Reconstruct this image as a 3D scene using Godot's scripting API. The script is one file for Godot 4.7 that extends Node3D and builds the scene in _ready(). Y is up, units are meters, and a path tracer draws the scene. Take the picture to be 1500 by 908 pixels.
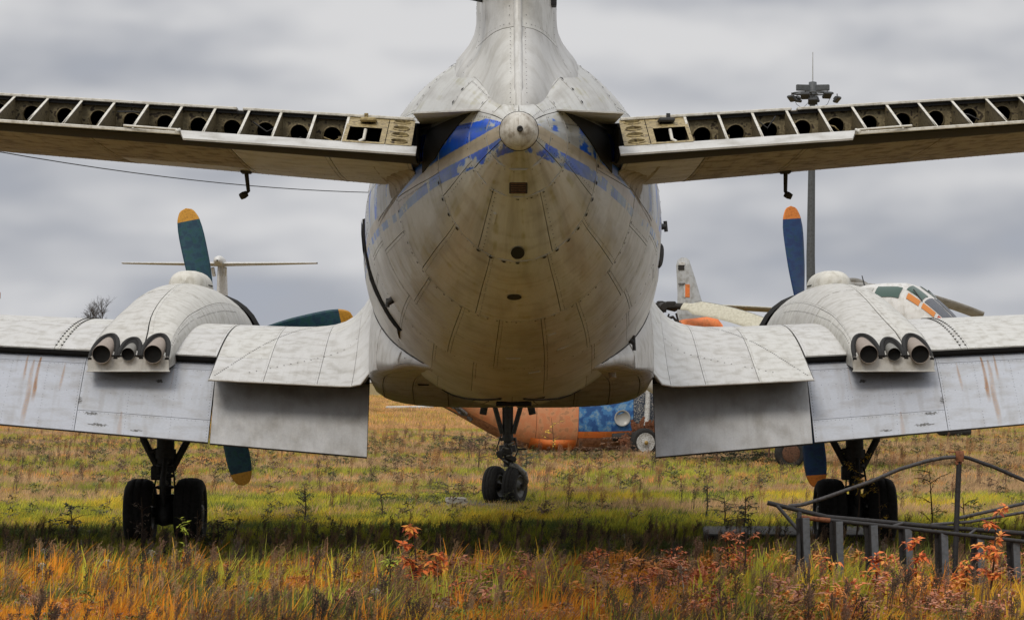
extends Node3D
# An abandoned four-engined airliner in an autumn field, seen from behind its tail.

const FPX := 4000.0            # focal length in photograph pixels (1500 wide)
const EYE := 2.35              # camera height
const HORIZON := 552.0
const D0 := 38.5               # distance from the camera to the airliner's main wheels

var rng := RandomNumberGenerator.new()
var M := {}                    # materials
var names := {}
var rivet_x: Array = []        # transforms of the rivets of the part being built

# ------------------------------------------------------------------ naming
func numbered(called: String) -> String:
	if not names.has(called):
		names[called] = 0
		return called
	names[called] += 1
	return "%s_%03d" % [called, names[called]]

func tag(o: Node3D, label: String, category: String, group := "", kind := "") -> Node3D:
	if label: o.set_meta("label", label)
	if category: o.set_meta("category", category)
	if group: o.set_meta("group", group)
	if kind: o.set_meta("kind", kind)
	return o

func thing(called: String, label: String, category: String, at := Vector3.ZERO, turn := 0.0, group := "") -> Node3D:
	var o := Node3D.new()
	o.name = numbered(called)
	add_child(o)
	o.position = at
	o.rotation.y = turn
	return tag(o, label, category, group)

func obj(called: String, mesh: Mesh, mat: Material, parent: Node = null) -> MeshInstance3D:
	var o := MeshInstance3D.new()
	o.mesh = mesh
	o.material_override = mat
	o.cast_shadow = GeometryInstance3D.SHADOW_CASTING_SETTING_ON
	if parent == null:
		o.name = numbered(called)
		add_child(o)
	else:
		o.name = called
		parent.add_child(o, true)
	return o

# ------------------------------------------------------------------ pixel helper: a photograph pixel at a known distance
func at(px: float, py: float, d: float) -> Vector3:
	return Vector3((px - 750.0) * d / FPX, EYE + (HORIZON - py) * d / FPX, -d)

func L(x: float, h: float, d: float) -> Vector3:      # airliner's own axes: d counts from the camera
	return Vector3(x, h, D0 - d)

# ------------------------------------------------------------------ mesh buffers
class Buf:
	var v := PackedVector3Array()
	var n := PackedVector3Array()
	var uv := PackedVector2Array()
	var i := PackedInt32Array()
	func vert(p: Vector3, q: Vector3, t := Vector2.ZERO) -> int:
		v.push_back(p); n.push_back(q); uv.push_back(t)
		return v.size() - 1
	func tri(a: int, b: int, c: int) -> void:           # winding taken from the normals
		var g := (v[b] - v[a]).cross(v[c] - v[a])
		if g.dot(n[a] + n[b] + n[c]) > 0.0:
			i.push_back(a); i.push_back(c); i.push_back(b)
		else:
			i.push_back(a); i.push_back(b); i.push_back(c)
	func quad(a: Vector3, b: Vector3, c: Vector3, d: Vector3, out := Vector3.ZERO) -> void:
		var g := (b - a).cross(c - a)
		if g.length() < 1e-12: g = (c - a).cross(d - a)
		g = g.normalized()
		if out != Vector3.ZERO and g.dot(out) < 0.0: g = -g
		var k := v.size()
		for p in [a, b, c, d]: vert(p, g)
		tri(k, k + 1, k + 2); tri(k, k + 2, k + 3)
	func mesh() -> ArrayMesh:
		var m := ArrayMesh.new()
		var a := []
		a.resize(Mesh.ARRAY_MAX)
		a[Mesh.ARRAY_VERTEX] = v; a[Mesh.ARRAY_NORMAL] = n; a[Mesh.ARRAY_TEX_UV] = uv; a[Mesh.ARRAY_INDEX] = i
		m.add_surface_from_arrays(Mesh.PRIMITIVE_TRIANGLES, a)
		return m

# a patch of the surface S(u, v), facing away from ref, raised by lift, with a rim down to the skin below
func patch(b: Buf, S: Callable, u0: float, u1: float, v0: float, v1: float, nu: int, nv: int, ref: Vector3, lift := 0.0, rim := 0.0, ut := Vector4(1, 0, 1, 0)) -> void:
	var e := 1e-3
	var k := b.v.size()
	var mid: Vector3 = S.call((u0 + u1) / 2, (v0 + v1) / 2)
	var mu: Vector3 = S.call((u0 + u1) / 2 + e, (v0 + v1) / 2)
	var mv: Vector3 = S.call((u0 + u1) / 2, (v0 + v1) / 2 + e)
	var s := 1.0
	if (mu - mid).cross(mv - mid).dot(mid - ref) < 0.0: s = -1.0
	for a in nu + 1:
		for c in nv + 1:
			var u := lerpf(u0, u1, float(a) / nu)
			var w := lerpf(v0, v1, float(c) / nv)
			var p: Vector3 = S.call(u, w)
			var uu: float = signf((u0 + u1) / 2 - u + 1e-9) * e
			var vv: float = signf((v0 + v1) / 2 - w + 1e-9) * e
			var pu: Vector3 = S.call(u + uu, w)
			var pv: Vector3 = S.call(u, w + vv)
			var g := (pu - p).cross(pv - p) * (s * signf(uu) * signf(vv))
			g = g.normalized() if g.length() > 1e-14 else (mid - ref).normalized()
			b.vert(p + g * lift, g, Vector2(u * ut.x + ut.y, w * ut.z + ut.w))
	for a in nu:
		for c in nv:
			var q := k + a * (nv + 1) + c
			b.tri(q, q + nv + 1, q + nv + 2)
			b.tri(q, q + nv + 2, q + 1)
	if rim > 0.0:
		var ring := []
		for c in nv + 1: ring.append(k + c)
		for a in range(1, nu + 1): ring.append(k + a * (nv + 1) + nv)
		for c in range(nv - 1, -1, -1): ring.append(k + nu * (nv + 1) + c)
		for a in range(nu - 1, 0, -1): ring.append(k + a * (nv + 1))
		for j in ring.size():
			var p0: int = ring[j]
			var p1: int = ring[(j + 1) % ring.size()]
			var mid2 := (b.v[p0] + b.v[p1]) / 2
			b.quad(b.v[p0], b.v[p1], b.v[p1] - b.n[p1] * rim, b.v[p0] - b.n[p0] * rim, mid2 - mid)

func span(S: Callable, u: float, v: float, along_u: bool) -> float:      # metres per unit of u or v there
	var e := 0.01
	var p: Vector3 = S.call(u, v)
	var q: Vector3 = S.call(u + e, v) if along_u else S.call(u, v + e)
	return maxf((q - p).length() / e, 0.02)

# skin panels between the cuts, each a mesh of its own; rows of rivets just inside their edges
func panels(parent: Node3D, S: Callable, uc: Array, vc: Array, mats: Array, ref: Callable, gap := 0.009, step := 0.35, ut := Vector4(1, 0, 1, 0), rivets := 0.0) -> void:
	for a in uc.size() - 1:
		var row: Array = vc[a % vc.size()] if vc[0] is Array else vc
		for c in row.size() - 1:
			var um: float = (uc[a] + uc[a + 1]) / 2.0
			var vm: float = (row[c] + row[c + 1]) / 2.0
			var lu := span(S, um, vm, true)
			var lv := span(S, um, vm, false)
			var u0: float = uc[a] + gap / 2 / lu
			var u1: float = uc[a + 1] - gap / 2 / lu
			var v0: float = row[c] + gap / 2 / lv
			var v1: float = row[c + 1] - gap / 2 / lv
			var b := Buf.new()
			patch(b, S, u0, u1, v0, v1, clampi(ceili((u1 - u0) * lu / step), 2, 10), clampi(ceili((v1 - v0) * lv / step), 2, 10), ref.call(um, vm), 0.004 + 0.0015 * rng.randf(), 0.02, ut)
			var pm: Material = mats[rng.randi() % mats.size()]
			obj("skin_panel", b.mesh(), pm, parent)
			if rivets > 0.0:
				var inset := 0.025
				rivet_line(S, Vector2(u0 + inset / lu, v0 + inset / lv), Vector2(u1 - inset / lu, v0 + inset / lv), ref.call(um, vm), rivets)
				rivet_line(S, Vector2(u0 + inset / lu, v0 + inset / lv), Vector2(u0 + inset / lu, v1 - inset / lv), ref.call(um, vm), rivets)

func rivet_line(S: Callable, p0: Vector2, p1: Vector2, ref: Vector3, every: float, size := 1.0, lift := 0.0055) -> void:
	var l := 0.0
	var last: Vector3 = S.call(p0.x, p0.y)
	for k in range(1, 9):
		var q := p0.lerp(p1, k / 8.0)
		var p: Vector3 = S.call(q.x, q.y)
		l += (p - last).length()
		last = p
	var n := maxi(2, int(l / every))
	for k in n + 1:
		if rng.randf() < 0.12: continue
		var q := p0.lerp(p1, float(k) / n)
		var p: Vector3 = S.call(q.x, q.y)
		var pu: Vector3 = S.call(q.x + 0.001, q.y)
		var pv: Vector3 = S.call(q.x, q.y + 0.001)
		var g := (pu - p).cross(pv - p)
		if g.length() < 1e-12: continue
		g = g.normalized()
		if g.dot(p - ref) < 0.0: g = -g
		var bx := Basis(Quaternion(Vector3.UP, g)) if g.dot(Vector3.UP) > -0.999 else Basis(Vector3.RIGHT, PI)
		rivet_x.append(Transform3D(bx.scaled(Vector3.ONE * size), p + g * lift))

func flush_rivets(parent: Node3D, called := "rivet_rows") -> void:
	var b := Buf.new()
	var top := b.vert(Vector3(0, 0.002, 0), Vector3.UP)
	for k in 6: b.vert(Vector3(cos(k * TAU / 6), 0, sin(k * TAU / 6)) * 0.0048, Vector3(cos(k * TAU / 6), 1.2, sin(k * TAU / 6)).normalized())
	for k in 6: b.tri(top, top + 1 + k, top + 1 + (k + 1) % 6)
	var mm := MultiMesh.new()
	mm.transform_format = MultiMesh.TRANSFORM_3D
	mm.mesh = b.mesh()
	mm.instance_count = rivet_x.size()
	for k in rivet_x.size(): mm.set_instance_transform(k, rivet_x[k])
	var o := MultiMeshInstance3D.new()
	o.name = called
	o.multimesh = mm
	o.material_override = M.rivet
	o.set_meta("kind", "stuff")
	parent.add_child(o, true)
	rivet_x = []

func tube(b: Buf, pts: Array, r, seg := 8, caps := true) -> void:
	var n := pts.size()
	var ring := []
	var side := Vector3.ZERO
	for k in n:
		var p: Vector3 = pts[k]
		var t: Vector3 = (pts[mini(k + 1, n - 1)] - pts[maxi(k - 1, 0)]).normalized()
		if side == Vector3.ZERO:
			side = t.cross(Vector3.UP if absf(t.y) < 0.9 else Vector3.RIGHT).normalized()
		else:
			side = (side - t * side.dot(t)).normalized()
		var up := side.cross(t)
		var rr: float = r[k] if r is Array else r
		var start := b.v.size()
		for j in seg + 1:
			var a := j * TAU / seg
			var dir := side * cos(a) + up * sin(a)
			b.vert(p + dir * rr, dir, Vector2(float(j) / seg, float(k)))
		ring.append(start)
		if caps and (k == 0 or k == n - 1):
			var c := b.vert(p, t if k > 0 else -t)
			var m := b.v.size()
			for j in seg: b.vert(p + (side * cos(j * TAU / seg) + up * sin(j * TAU / seg)) * rr, t if k > 0 else -t)
			for j in seg: b.tri(c, m + j, m + (j + 1) % seg)
	for k in n - 1:
		for j in seg:
			var a: int = ring[k] + j
			var c: int = ring[k + 1] + j
			b.tri(a, c, c + 1)
			b.tri(a, c + 1, a + 1)

func box(b: Buf, c: Vector3, s: Vector3, basis := Basis.IDENTITY, chamfer := 0.0) -> void:
	var h := s / 2
	if chamfer <= 0.0:
		for ax in 3:
			for sg in [-1.0, 1.0]:
				var n := Vector3.ZERO; n[ax] = sg
				var u := Vector3.ZERO; u[(ax + 1) % 3] = 1
				var w := Vector3.ZERO; w[(ax + 2) % 3] = 1
				var o := n * h
				b.quad(c + basis * (o + (u + w) * h), c + basis * (o + (u - w) * h), c + basis * (o - (u + w) * h), c + basis * (o + (w - u) * h), basis * n)
		return
	var g := h - Vector3.ONE * chamfer
	for ax in 3:
		for sg in [-1.0, 1.0]:
			var n := Vector3.ZERO; n[ax] = sg
			var u := Vector3.ZERO; u[(ax + 1) % 3] = 1
			var w := Vector3.ZERO; w[(ax + 2) % 3] = 1
			var o := n * h
			b.quad(c + basis * (o + (u + w) * g), c + basis * (o + (u - w) * g), c + basis * (o - (u + w) * g), c + basis * (o + (w - u) * g), basis * n)
			var ax2 := (ax + 1) % 3
			for s2 in [-1.0, 1.0]:
				var n2 := Vector3.ZERO; n2[ax2] = s2
				var e1 := n * h + n2 * g
				var e2 := n * g + n2 * h
				b.quad(c + basis * (e1 + w * g), c + basis * (e1 - w * g), c + basis * (e2 - w * g), c + basis * (e2 + w * g), basis * (n + n2))
	for sx in [-1.0, 1.0]:
		for sy in [-1.0, 1.0]:
			for sz in [-1.0, 1.0]:
				var q := Vector3(sx, sy, sz)
				var k := b.v.size()
				var nn := basis * q.normalized()
				b.vert(c + basis * (q * Vector3(h.x, g.y, g.z)), nn); b.vert(c + basis * (q * Vector3(g.x, h.y, g.z)), nn); b.vert(c + basis * (q * Vector3(g.x, g.y, h.z)), nn)
				b.tri(k, k + 1, k + 2)

# profile: Vector2(radius, along); turned about axis through c
func lathe(b: Buf, c: Vector3, axis: Vector3, prof: Array, seg := 20) -> void:
	var t := axis.normalized()
	var s := t.cross(Vector3.UP if absf(t.y) < 0.9 else Vector3.RIGHT).normalized()
	var u := s.cross(t)
	for k in prof.size() - 1:
		var p: Vector2 = prof[k]
		var q: Vector2 = prof[k + 1]
		var d := (q - p).normalized()
		var nr := Vector2(d.y, -d.x)
		var d0 := d
		var d1 := d
		if k > 0: d0 = ((p - prof[k - 1]).normalized() + d)
		if k < prof.size() - 2: d1 = ((prof[k + 2] - q).normalized() + d)
		if d0.length() < 1.5: d0 = d
		if d1.length() < 1.5: d1 = d
		var n0 := Vector2(d0.y, -d0.x).normalized()
		var n1 := Vector2(d1.y, -d1.x).normalized()
		var m := b.v.size()
		for j in seg + 1:
			var a := j * TAU / seg
			var r := s * cos(a) + u * sin(a)
			b.vert(c + r * p.x + t * p.y, (r * n0.x + t * n0.y), Vector2(float(j) / seg, k))
			b.vert(c + r * q.x + t * q.y, (r * n1.x + t * n1.y), Vector2(float(j) / seg, k + 1))
		for j in seg:
			var z := m + j * 2
			if p.x > 1e-5: b.tri(z, z + 1, z + 2)
			if q.x > 1e-5: b.tri(z + 1, z + 3, z + 2)

# flat cell o + u*[0,1] + w*[0,1] with an elliptical hole of half sizes (ru, rw) in its middle
func holed(b: Buf, o: Vector3, u: Vector3, w: Vector3, ru: float, rw: float, out: Vector3, lip := 0.0, seg := 24) -> void:
	var c := o + (u + w) / 2
	var un := u.normalized()
	var wn := w.normalized()
	var inner := []
	var outer := []
	for k in seg:
		var a := (k + 0.5) * TAU / seg
		var x := cos(a)
		var y := sin(a)
		inner.append(c + un * ru * x + wn * rw * y)
		var sc := 1.0 / maxf(absf(x), absf(y))
		outer.append(c + u * (x * sc / 2) + w * (y * sc / 2))
	for k in seg:
		var j := (k + 1) % seg
		b.quad(inner[k], outer[k], outer[j], inner[j], out)
		# the corner of the cell
		var cu: float = (outer[k] - c).dot(un) / (u.length() / 2)
		var cw: float = (outer[k] - c).dot(wn) / (w.length() / 2)
		var du: float = (outer[j] - c).dot(un) / (u.length() / 2)
		var dw: float = (outer[j] - c).dot(wn) / (w.length() / 2)
		if (absf(cu) > 0.999) != (absf(du) > 0.999):
			var cor := c + u / 2 * signf(cu + du) + w / 2 * signf(cw + dw)
			b.quad(outer[k], cor, outer[j], outer[j] * 0.5 + outer[k] * 0.5, out)
		if lip > 0.0:
			var mid: Vector3 = (inner[k] + inner[j]) / 2 - c
			b.quad(inner[k], inner[j], inner[j] - out * lip, inner[k] - out * lip, -mid)
			var r1: Vector3 = (inner[k] - c) * 1.14 + c + out * 0.004
			var r2: Vector3 = (inner[j] - c) * 1.14 + c + out * 0.004
			b.quad(inner[k] + out * 0.010, inner[j] + out * 0.010, r2, r1, out)
			b.quad(inner[k] + out * 0.010, inner[j] + out * 0.010, inner[j], inner[k], -mid)

# ------------------------------------------------------------------ tables along the fuselage
func table(t: Array, d: float, col: int) -> float:
	var n := t.size()
	if d <= t[0][0]: return t[0][col]
	if d >= t[n - 1][0]: return t[n - 1][col]
	for k in n - 1:
		if d < t[k + 1][0]:
			var x0: float = t[k][0]
			var x1: float = t[k + 1][0]
			var f: float = (d - x0) / (x1 - x0)
			var y0: float = t[k][col]
			var y1: float = t[k + 1][col]
			var m0: float = (y1 - t[maxi(k - 1, 0)][col]) / maxf(x1 - t[maxi(k - 1, 0)][0], 1e-6) * (x1 - x0)
			var m1: float = (t[mini(k + 2, n - 1)][col] - y0) / maxf(t[mini(k + 2, n - 1)][0] - x0, 1e-6) * (x1 - x0)
			var s := (y1 - y0)
			if s == 0.0: return y0
			m0 = s * clampf(m0 / s, 0.0, 3.0)
			m1 = s * clampf(m1 / s, 0.0, 3.0)
			var f2 := f * f
			var f3 := f2 * f
			return (2 * f3 - 3 * f2 + 1) * y0 + (f3 - 2 * f2 + f) * m0 + (-2 * f3 + 3 * f2) * y1 + (f3 - f2) * m1
	return t[n - 1][col]

# d, half width, top, bottom
const BODY := [[16.4, 0.100, 3.93, 3.735], [16.75, 0.185, 4.04, 3.640], [17.2, 0.31, 4.17, 3.485], [18.0, 0.52, 4.42, 3.115], [19.0, 0.71, 4.61, 2.92], [20.0, 0.87, 4.78, 2.76], [22.0, 1.11, 4.98, 2.58], [24.0, 1.28, 5.13, 2.45], [26.0, 1.41, 5.29, 2.32], [28.0, 1.52, 5.42, 2.20], [30.0, 1.63, 5.47, 2.09], [32.5, 1.74, 5.50, 2.00], [46.0, 1.75, 5.50, 2.00], [50.0, 1.55, 5.2, 2.05], [52.5, 0.95, 4.5, 2.3], [53.8, 0.05, 3.5, 3.3]]

func body(d: float, th: float) -> Vector3:               # th 0 at the belly, negative on the left
	var w := table(BODY, d, 1)
	var t := table(BODY, d, 2)
	var b := table(BODY, d, 3)
	return L(w * sin(th), (t + b) / 2 - (t - b) / 2 * cos(th), d)

# ------------------------------------------------------------------ computed textures
func noise_bytes(w: int, h: int, freq: float, seedv: int, oct := 4, sx := 1, sy := 1) -> PackedByteArray:
	var f := FastNoiseLite.new()
	f.seed = seedv
	f.noise_type = FastNoiseLite.TYPE_SIMPLEX_SMOOTH
	f.frequency = freq
	f.fractal_octaves = oct
	var im := f.get_image(maxi(w / sx, 4), maxi(h / sy, 4), false, false, true)
	if sx > 1 or sy > 1: im.resize(w, h, Image.INTERPOLATE_CUBIC)
	im.convert(Image.FORMAT_L8)
	return im.get_data()

func to_tex(w: int, h: int, data: PackedByteArray) -> ImageTexture:
	var im := Image.create_from_data(w, h, false, Image.FORMAT_RGB8, data)
	im.generate_mipmaps()
	return ImageTexture.create_from_image(im)

func mat(color: Color, rough := 0.6, metal := 0.0, tex: Texture2D = null) -> StandardMaterial3D:
	var m := StandardMaterial3D.new()
	m.albedo_color = Color(color.r, color.g, color.b).linear_to_srgb()
	m.roughness = rough
	m.metallic = metal
	if tex: m.albedo_texture = tex
	return m

func tri_mat(color: Color, rough: float, metal: float, tex: Texture2D, per_metre: float, bump: Texture2D = null, depth := 0.0) -> StandardMaterial3D:
	var m := mat(color, rough, metal, tex)
	m.uv1_triplanar = true
	m.uv1_scale = Vector3.ONE * per_metre
	if bump:
		m.normal_enabled = true
		m.normal_texture = bump
		m.normal_scale = depth
	return m

# worn paint: near-white tint map with blotches, fine speckle and streaks that run down
func worn_tex(size: int, seedv: int, stain: Color, amount: float, speck: float) -> ImageTexture:
	var a := noise_bytes(size, size, 0.012, seedv, 5)
	var f := noise_bytes(size, size, 0.16, seedv + 1, 3)
	var s := noise_bytes(size, size, 0.05, seedv + 2, 3, 1, 14)
	var out := PackedByteArray()
	out.resize(size * size * 3)
	for k in size * size:
		var st := clampf((a[k] - 120.0) / 110.0, 0, 1) * amount + clampf((s[k] - 160.0) / 80.0, 0, 1) * amount * 0.35
		var sp := 1.0 - speck * (1.0 - f[k] / 255.0)
		if f[k] > 226: st += 0.35 * amount
		st = minf(st, 1.0)
		out[k * 3] = int(255 * sp * lerpf(1.0, stain.r, st))
		out[k * 3 + 1] = int(255 * sp * lerpf(1.0, stain.g, st))
		out[k * 3 + 2] = int(255 * sp * lerpf(1.0, stain.b, st))
	return to_tex(size, size, out)

func bump_tex(size: int, freq: float, seedv: int, strength: float) -> ImageTexture:
	var f := FastNoiseLite.new()
	f.seed = seedv
	f.frequency = freq
	f.fractal_octaves = 4
	var im := f.get_seamless_image(size, size)
	im.convert(Image.FORMAT_RGBA8)
	im.bump_map_to_normal_map(strength)
	return ImageTexture.create_from_image(im)

func body_tex() -> ImageTexture:
	var w := 2048
	var h := 1024
	var blot := noise_bytes(w, h, 0.010, 11, 5)
	var fine := noise_bytes(w, h, 0.11, 12, 4)
	var run := noise_bytes(w, h, 0.10, 13, 4, 24, 1)     # streaks that run round the body (down its sides)
	var wear := noise_bytes(w, h, 0.030, 14, 6, 7, 1)
	var alg := noise_bytes(w, h, 0.016, 15, 4)
	var out := PackedByteArray()
	out.resize(w * h * 3)
	var base := Color(0.765, 0.77, 0.76)
	for y in h:
		var d := 16.0 + 18.0 * y / h
		var t := table(BODY, d, 2)
		var bo := table(BODY, d, 3)
		var cy := (t + bo) / 2
		var ry := (t - bo) / 2
		var line := 3.83 - 0.062 * clampf(d - 16.5, 0, 3.6) - 0.004 * (d - 20.0) * float(d > 20.0)
		for x in w:
			var k := y * w + x
			var th := (float(x) / w - 0.5) * TAU
			var hh := cy - ry * cos(th)
			var left := th < 0.0
			var c := base
			var wr: float = wear[k] / 255.0
			var over := hh - line
			if absf(th) > 2.05: over = 9.0
			var paint := 0.0
			if over > 0.045 and over < 0.15 + 0.10 * clampf(d - 17.0, 0.0, 2.5): paint = 1.0
			elif over > lerpf(-0.115, -0.092, smoothstep(17.5, 20.0, d)) and over < -0.035: paint = 1.0 if d < 19.0 else (0.75 if left else 0.5)
			if paint > 0.0:
				var keep := 0.66 if left else 0.46
				if over > 0.0 and d < 20.0: keep = 0.80 if left else (0.28 if d < 17.5 else 0.60)
				if d > 20.0 and over > 0.0: keep = 0.30
				elif d > 20.0: keep = 0.48 if left else 0.34
				if wr > keep - 0.09: paint *= clampf(1.0 - (wr - keep + (fine[k] / 255.0 - 0.5) * 0.16) * 14.0, 0.05, 1.0)
			var blue := Color(0.05, 0.36, 0.90)
			c = c.lerp(blue, paint)
			if absf(over - 0.005) < 0.04 and d < 26.0: c = c.lerp(Color(0.70, 0.64, 0.54), 0.8 if wr < 0.7 else 0.3)
			# grime: blotches and runs
			var st := clampf((blot[k] - 105.0) / 120.0, 0, 1) * 0.30
			st += clampf((run[k] - 140.0) / 90.0, 0, 1) * 0.22
			if fine[k] > 196: st += 0.10
			c = c.lerp(Color(0.40, 0.37, 0.32), minf(st, 0.7))
			var al := clampf((alg[k] - 150.0) / 60.0, 0, 1) * clampf((run[k] - 90.0) / 90.0, 0, 1)
			c = c.lerp(Color(0.56, 0.54, 0.36), al * 0.5)
			var sp := 0.93 + 0.07 * fine[k] / 255.0
			out[k * 3] = int(c.r * sp * 255)
			out[k * 3 + 1] = int(c.g * sp * 255)
			out[k * 3 + 2] = int(c.b * sp * 255)
	return to_tex(w, h, out)

func flap_tex() -> ImageTexture:                          # u: 3.4 .. 9.6 m from the axis, v: 0 nose .. 1 trailing edge
	var w := 1024
	var h := 512
	var blot := noise_bytes(w, h, 0.012, 31, 5)
	var fine := noise_bytes(w, h, 0.13, 32, 4)
	var run := noise_bytes(w, h, 0.035, 33, 4, 1, 16)
	var out := PackedByteArray()
	out.resize(w * h * 3)
	var rust := [[5.86, 0.05, 0.50, 0.030, 1.0], [6.02, 0.02, 0.22, 0.02, 0.6], [5.93, 0.10, 0.85, 0.035, 0.35], [6.45, 0.0, 0.3, 0.03, 0.45], [5.55, 0.12, 0.32, 0.02, 0.4], [4.75, 0.72, 0.95, 0.035, 0.30], [4.2, 0.1, 0.25, 0.015, 0.3]]
	var scuff := [[5.12, 0.77, 0.10, 0.022], [5.02, 0.90, 0.13, 0.02], [4.55, 0.93, 0.08, 0.018], [5.28, 0.62, 0.03, 0.05], [4.35, 0.30, 0.05, 0.03]]
	for y in h:
		var v := float(y) / h
		for x in w:
			var k := y * w + x
			var X := 3.4 + 6.2 * x / w
			var c := Color(0.70, 0.72, 0.75)
			var st := clampf((blot[k] - 120.0) / 120.0, 0, 1) * 0.22 + clampf((run[k] - 140.0) / 90.0, 0, 1) * 0.16
			c = c.lerp(Color(0.46, 0.43, 0.38), st)
			var f := fine[k] / 255.0
			for r in rust:
				if v < r[1] or v > r[2] + 0.2: continue
				var half: float = r[3] * (0.35 + 0.65 * clampf((v - r[1]) * 6.0, 0, 1)) * (0.6 + 0.8 * run[k] / 255.0)
				var o: float = absf(X + 0.006 * sin(v * 9.0 + r[0] * 9.0) - r[0]) / half
				if o < 1.0:
					var a: float = (1.0 - o * o) * r[4] * clampf((r[2] + 0.2 - v) * 5.0, 0, 1)
					c = c.lerp(Color(0.40, 0.20, 0.07) if f < 0.55 else Color(0.58, 0.36, 0.14), clampf(a * (0.25 + 0.9 * f) * (0.4 + run[k] / 170.0), 0, 0.85))
			for s in scuff:
				var o2: float = pow((X - s[0]) / s[2], 2.0) + pow((v - s[1]) / s[3], 2.0)
				if o2 < 1.0 and f > 0.30 + 0.4 * o2: c = c.lerp(Color(0.20, 0.19, 0.17), 0.7)
			var sp := 0.93 + 0.07 * f
			out[k * 3] = int(c.r * sp * 255)
			out[k * 3 + 1] = int(c.g * sp * 255)
			out[k * 3 + 2] = int(c.b * sp * 255)
	return to_tex(w, h, out)

func patchy_tex(size: int, a: Color, b: Color, c: Color, freq: float, seedv: int) -> ImageTexture:
	var n := noise_bytes(size, size, freq, seedv, 5)
	var f := noise_bytes(size, size, 0.15, seedv + 1, 3)
	var out := PackedByteArray()
	out.resize(size * size * 3)
	for k in size * size:
		var t: float = n[k] / 255.0
		var q := a.lerp(b, smoothstep(0.38, 0.52, t)).lerp(c, smoothstep(0.64, 0.74, t))
		var s: float = 0.85 + 0.15 * f[k] / 255.0
		out[k * 3] = int(q.r * s * 255); out[k * 3 + 1] = int(q.g * s * 255); out[k * 3 + 2] = int(q.b * s * 255)
	return to_tex(size, size, out)

func sky_panorama() -> ImageTexture:
	var w := 2048
	var h := 1024
	var n1 := FastNoiseLite.new()
	n1.seed = 5; n1.frequency = 1.0; n1.fractal_octaves = 5; n1.fractal_gain = 0.55
	var n2 := FastNoiseLite.new()
	n2.seed = 9; n2.frequency = 1.0; n2.fractal_octaves = 3
	var im := Image.create(w, h, false, Image.FORMAT_RGBF)
	im.fill(Color(0.16, 0.14, 0.09))
	var lo := Color(0.30, 0.325, 0.38)
	var hi := Color(0.68, 0.68, 0.69)
	for y in h / 2 + 4:
		var el := PI / 2 - PI * (y + 0.5) / h
		var deg := rad_to_deg(el)
		var step := 1 if deg < 25.0 else 4
		if step == 4 and y % 2 == 1:
			continue
		var zen := 1.0 + 1.0 * smoothstep(8.0, 75.0, deg)
		for x in range(0, w, step):
			var az := TAU * x / w
			var p := Vector3(cos(az) * cos(el), sin(el) * 4.6, sin(az) * cos(el))
			var v := n1.get_noise_3d(p.x * 6.5, p.y * 6.5 + 0.4 * p.x, p.z * 6.5)
			var g := n2.get_noise_3d(p.x * 2.2 + 7.0, p.y * 2.6, p.z * 2.2)
			var fine := n1.get_noise_3d(p.x * 19.0 + 3.0, p.y * 17.0, p.z * 19.0) if step == 1 else 0.0
			var t := clampf(0.54 + 0.28 * fine + 0.80 * v + 0.5 * g + 0.05 * (deg - 4.0), 0.0, 1.0)
			var c := lo.lerp(hi, t) * zen
			for q in step: im.set_pixel(x + q, y, c)
			if step == 4 and y + 1 < h:
				for q in step: im.set_pixel(x + q, y + 1, c)
	return ImageTexture.create_from_image(im)

# ------------------------------------------------------------------ wing surfaces (X: metres from the axis, sg: side)
func gap_h(X: float) -> float: return 2.417 + 0.049 * X
func wing_top(X: float, d: float) -> float:
	var gap := gap_h(X)
	var crest := 2.895 + 0.043 * X
	var dle := 39.7 + 0.03 * X
	var t := (d - 34.0) / (dle - 34.0)
	if t < 0.0: return gap + 0.27 * (d - 34.0)
	if t < 0.55: return gap + (crest - gap) * (1.0 - pow((0.55 - t) / 0.55, 2.0))
	var hle := gap + 0.12
	return hle + (crest - hle) * sqrt(maxf(0.0, 1.0 - pow((t - 0.55) / 0.45, 2.0)))
func wing_pt(sg: float, X: float, q: float) -> Vector3:     # q 0 upper trailing edge .. 1 nose .. 2 flap cove
	var dle := 39.7 + 0.03 * X
	if q <= 1.0:
		var t := 1.0 - pow(1.0 - q, 1.6)
		var d := lerpf(34.0, dle, t)
		return L(sg * X, wing_top(X, d), d)
	var k := q - 1.0
	var d2 := lerpf(dle, 34.5, k)
	return L(sg * X, gap_h(X) + 0.12 - 0.40 * pow(sin(PI * clampf(k * 0.62, 0, 1)), 0.6), d2)

func root_pt(sg: float, X: float, d: float) -> Vector3:     # wing root with the fillet sweeping up the body
	var lw := lerpf(0.07, 0.24, smoothstep(32.9, 36.0, d))
	var rise := lerpf(0.20, 0.95, smoothstep(32.9, 35.8, d)) * exp(-(X - 1.70) / lw)
	return L(sg * X, wing_top(X, d) + rise, d)

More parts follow.
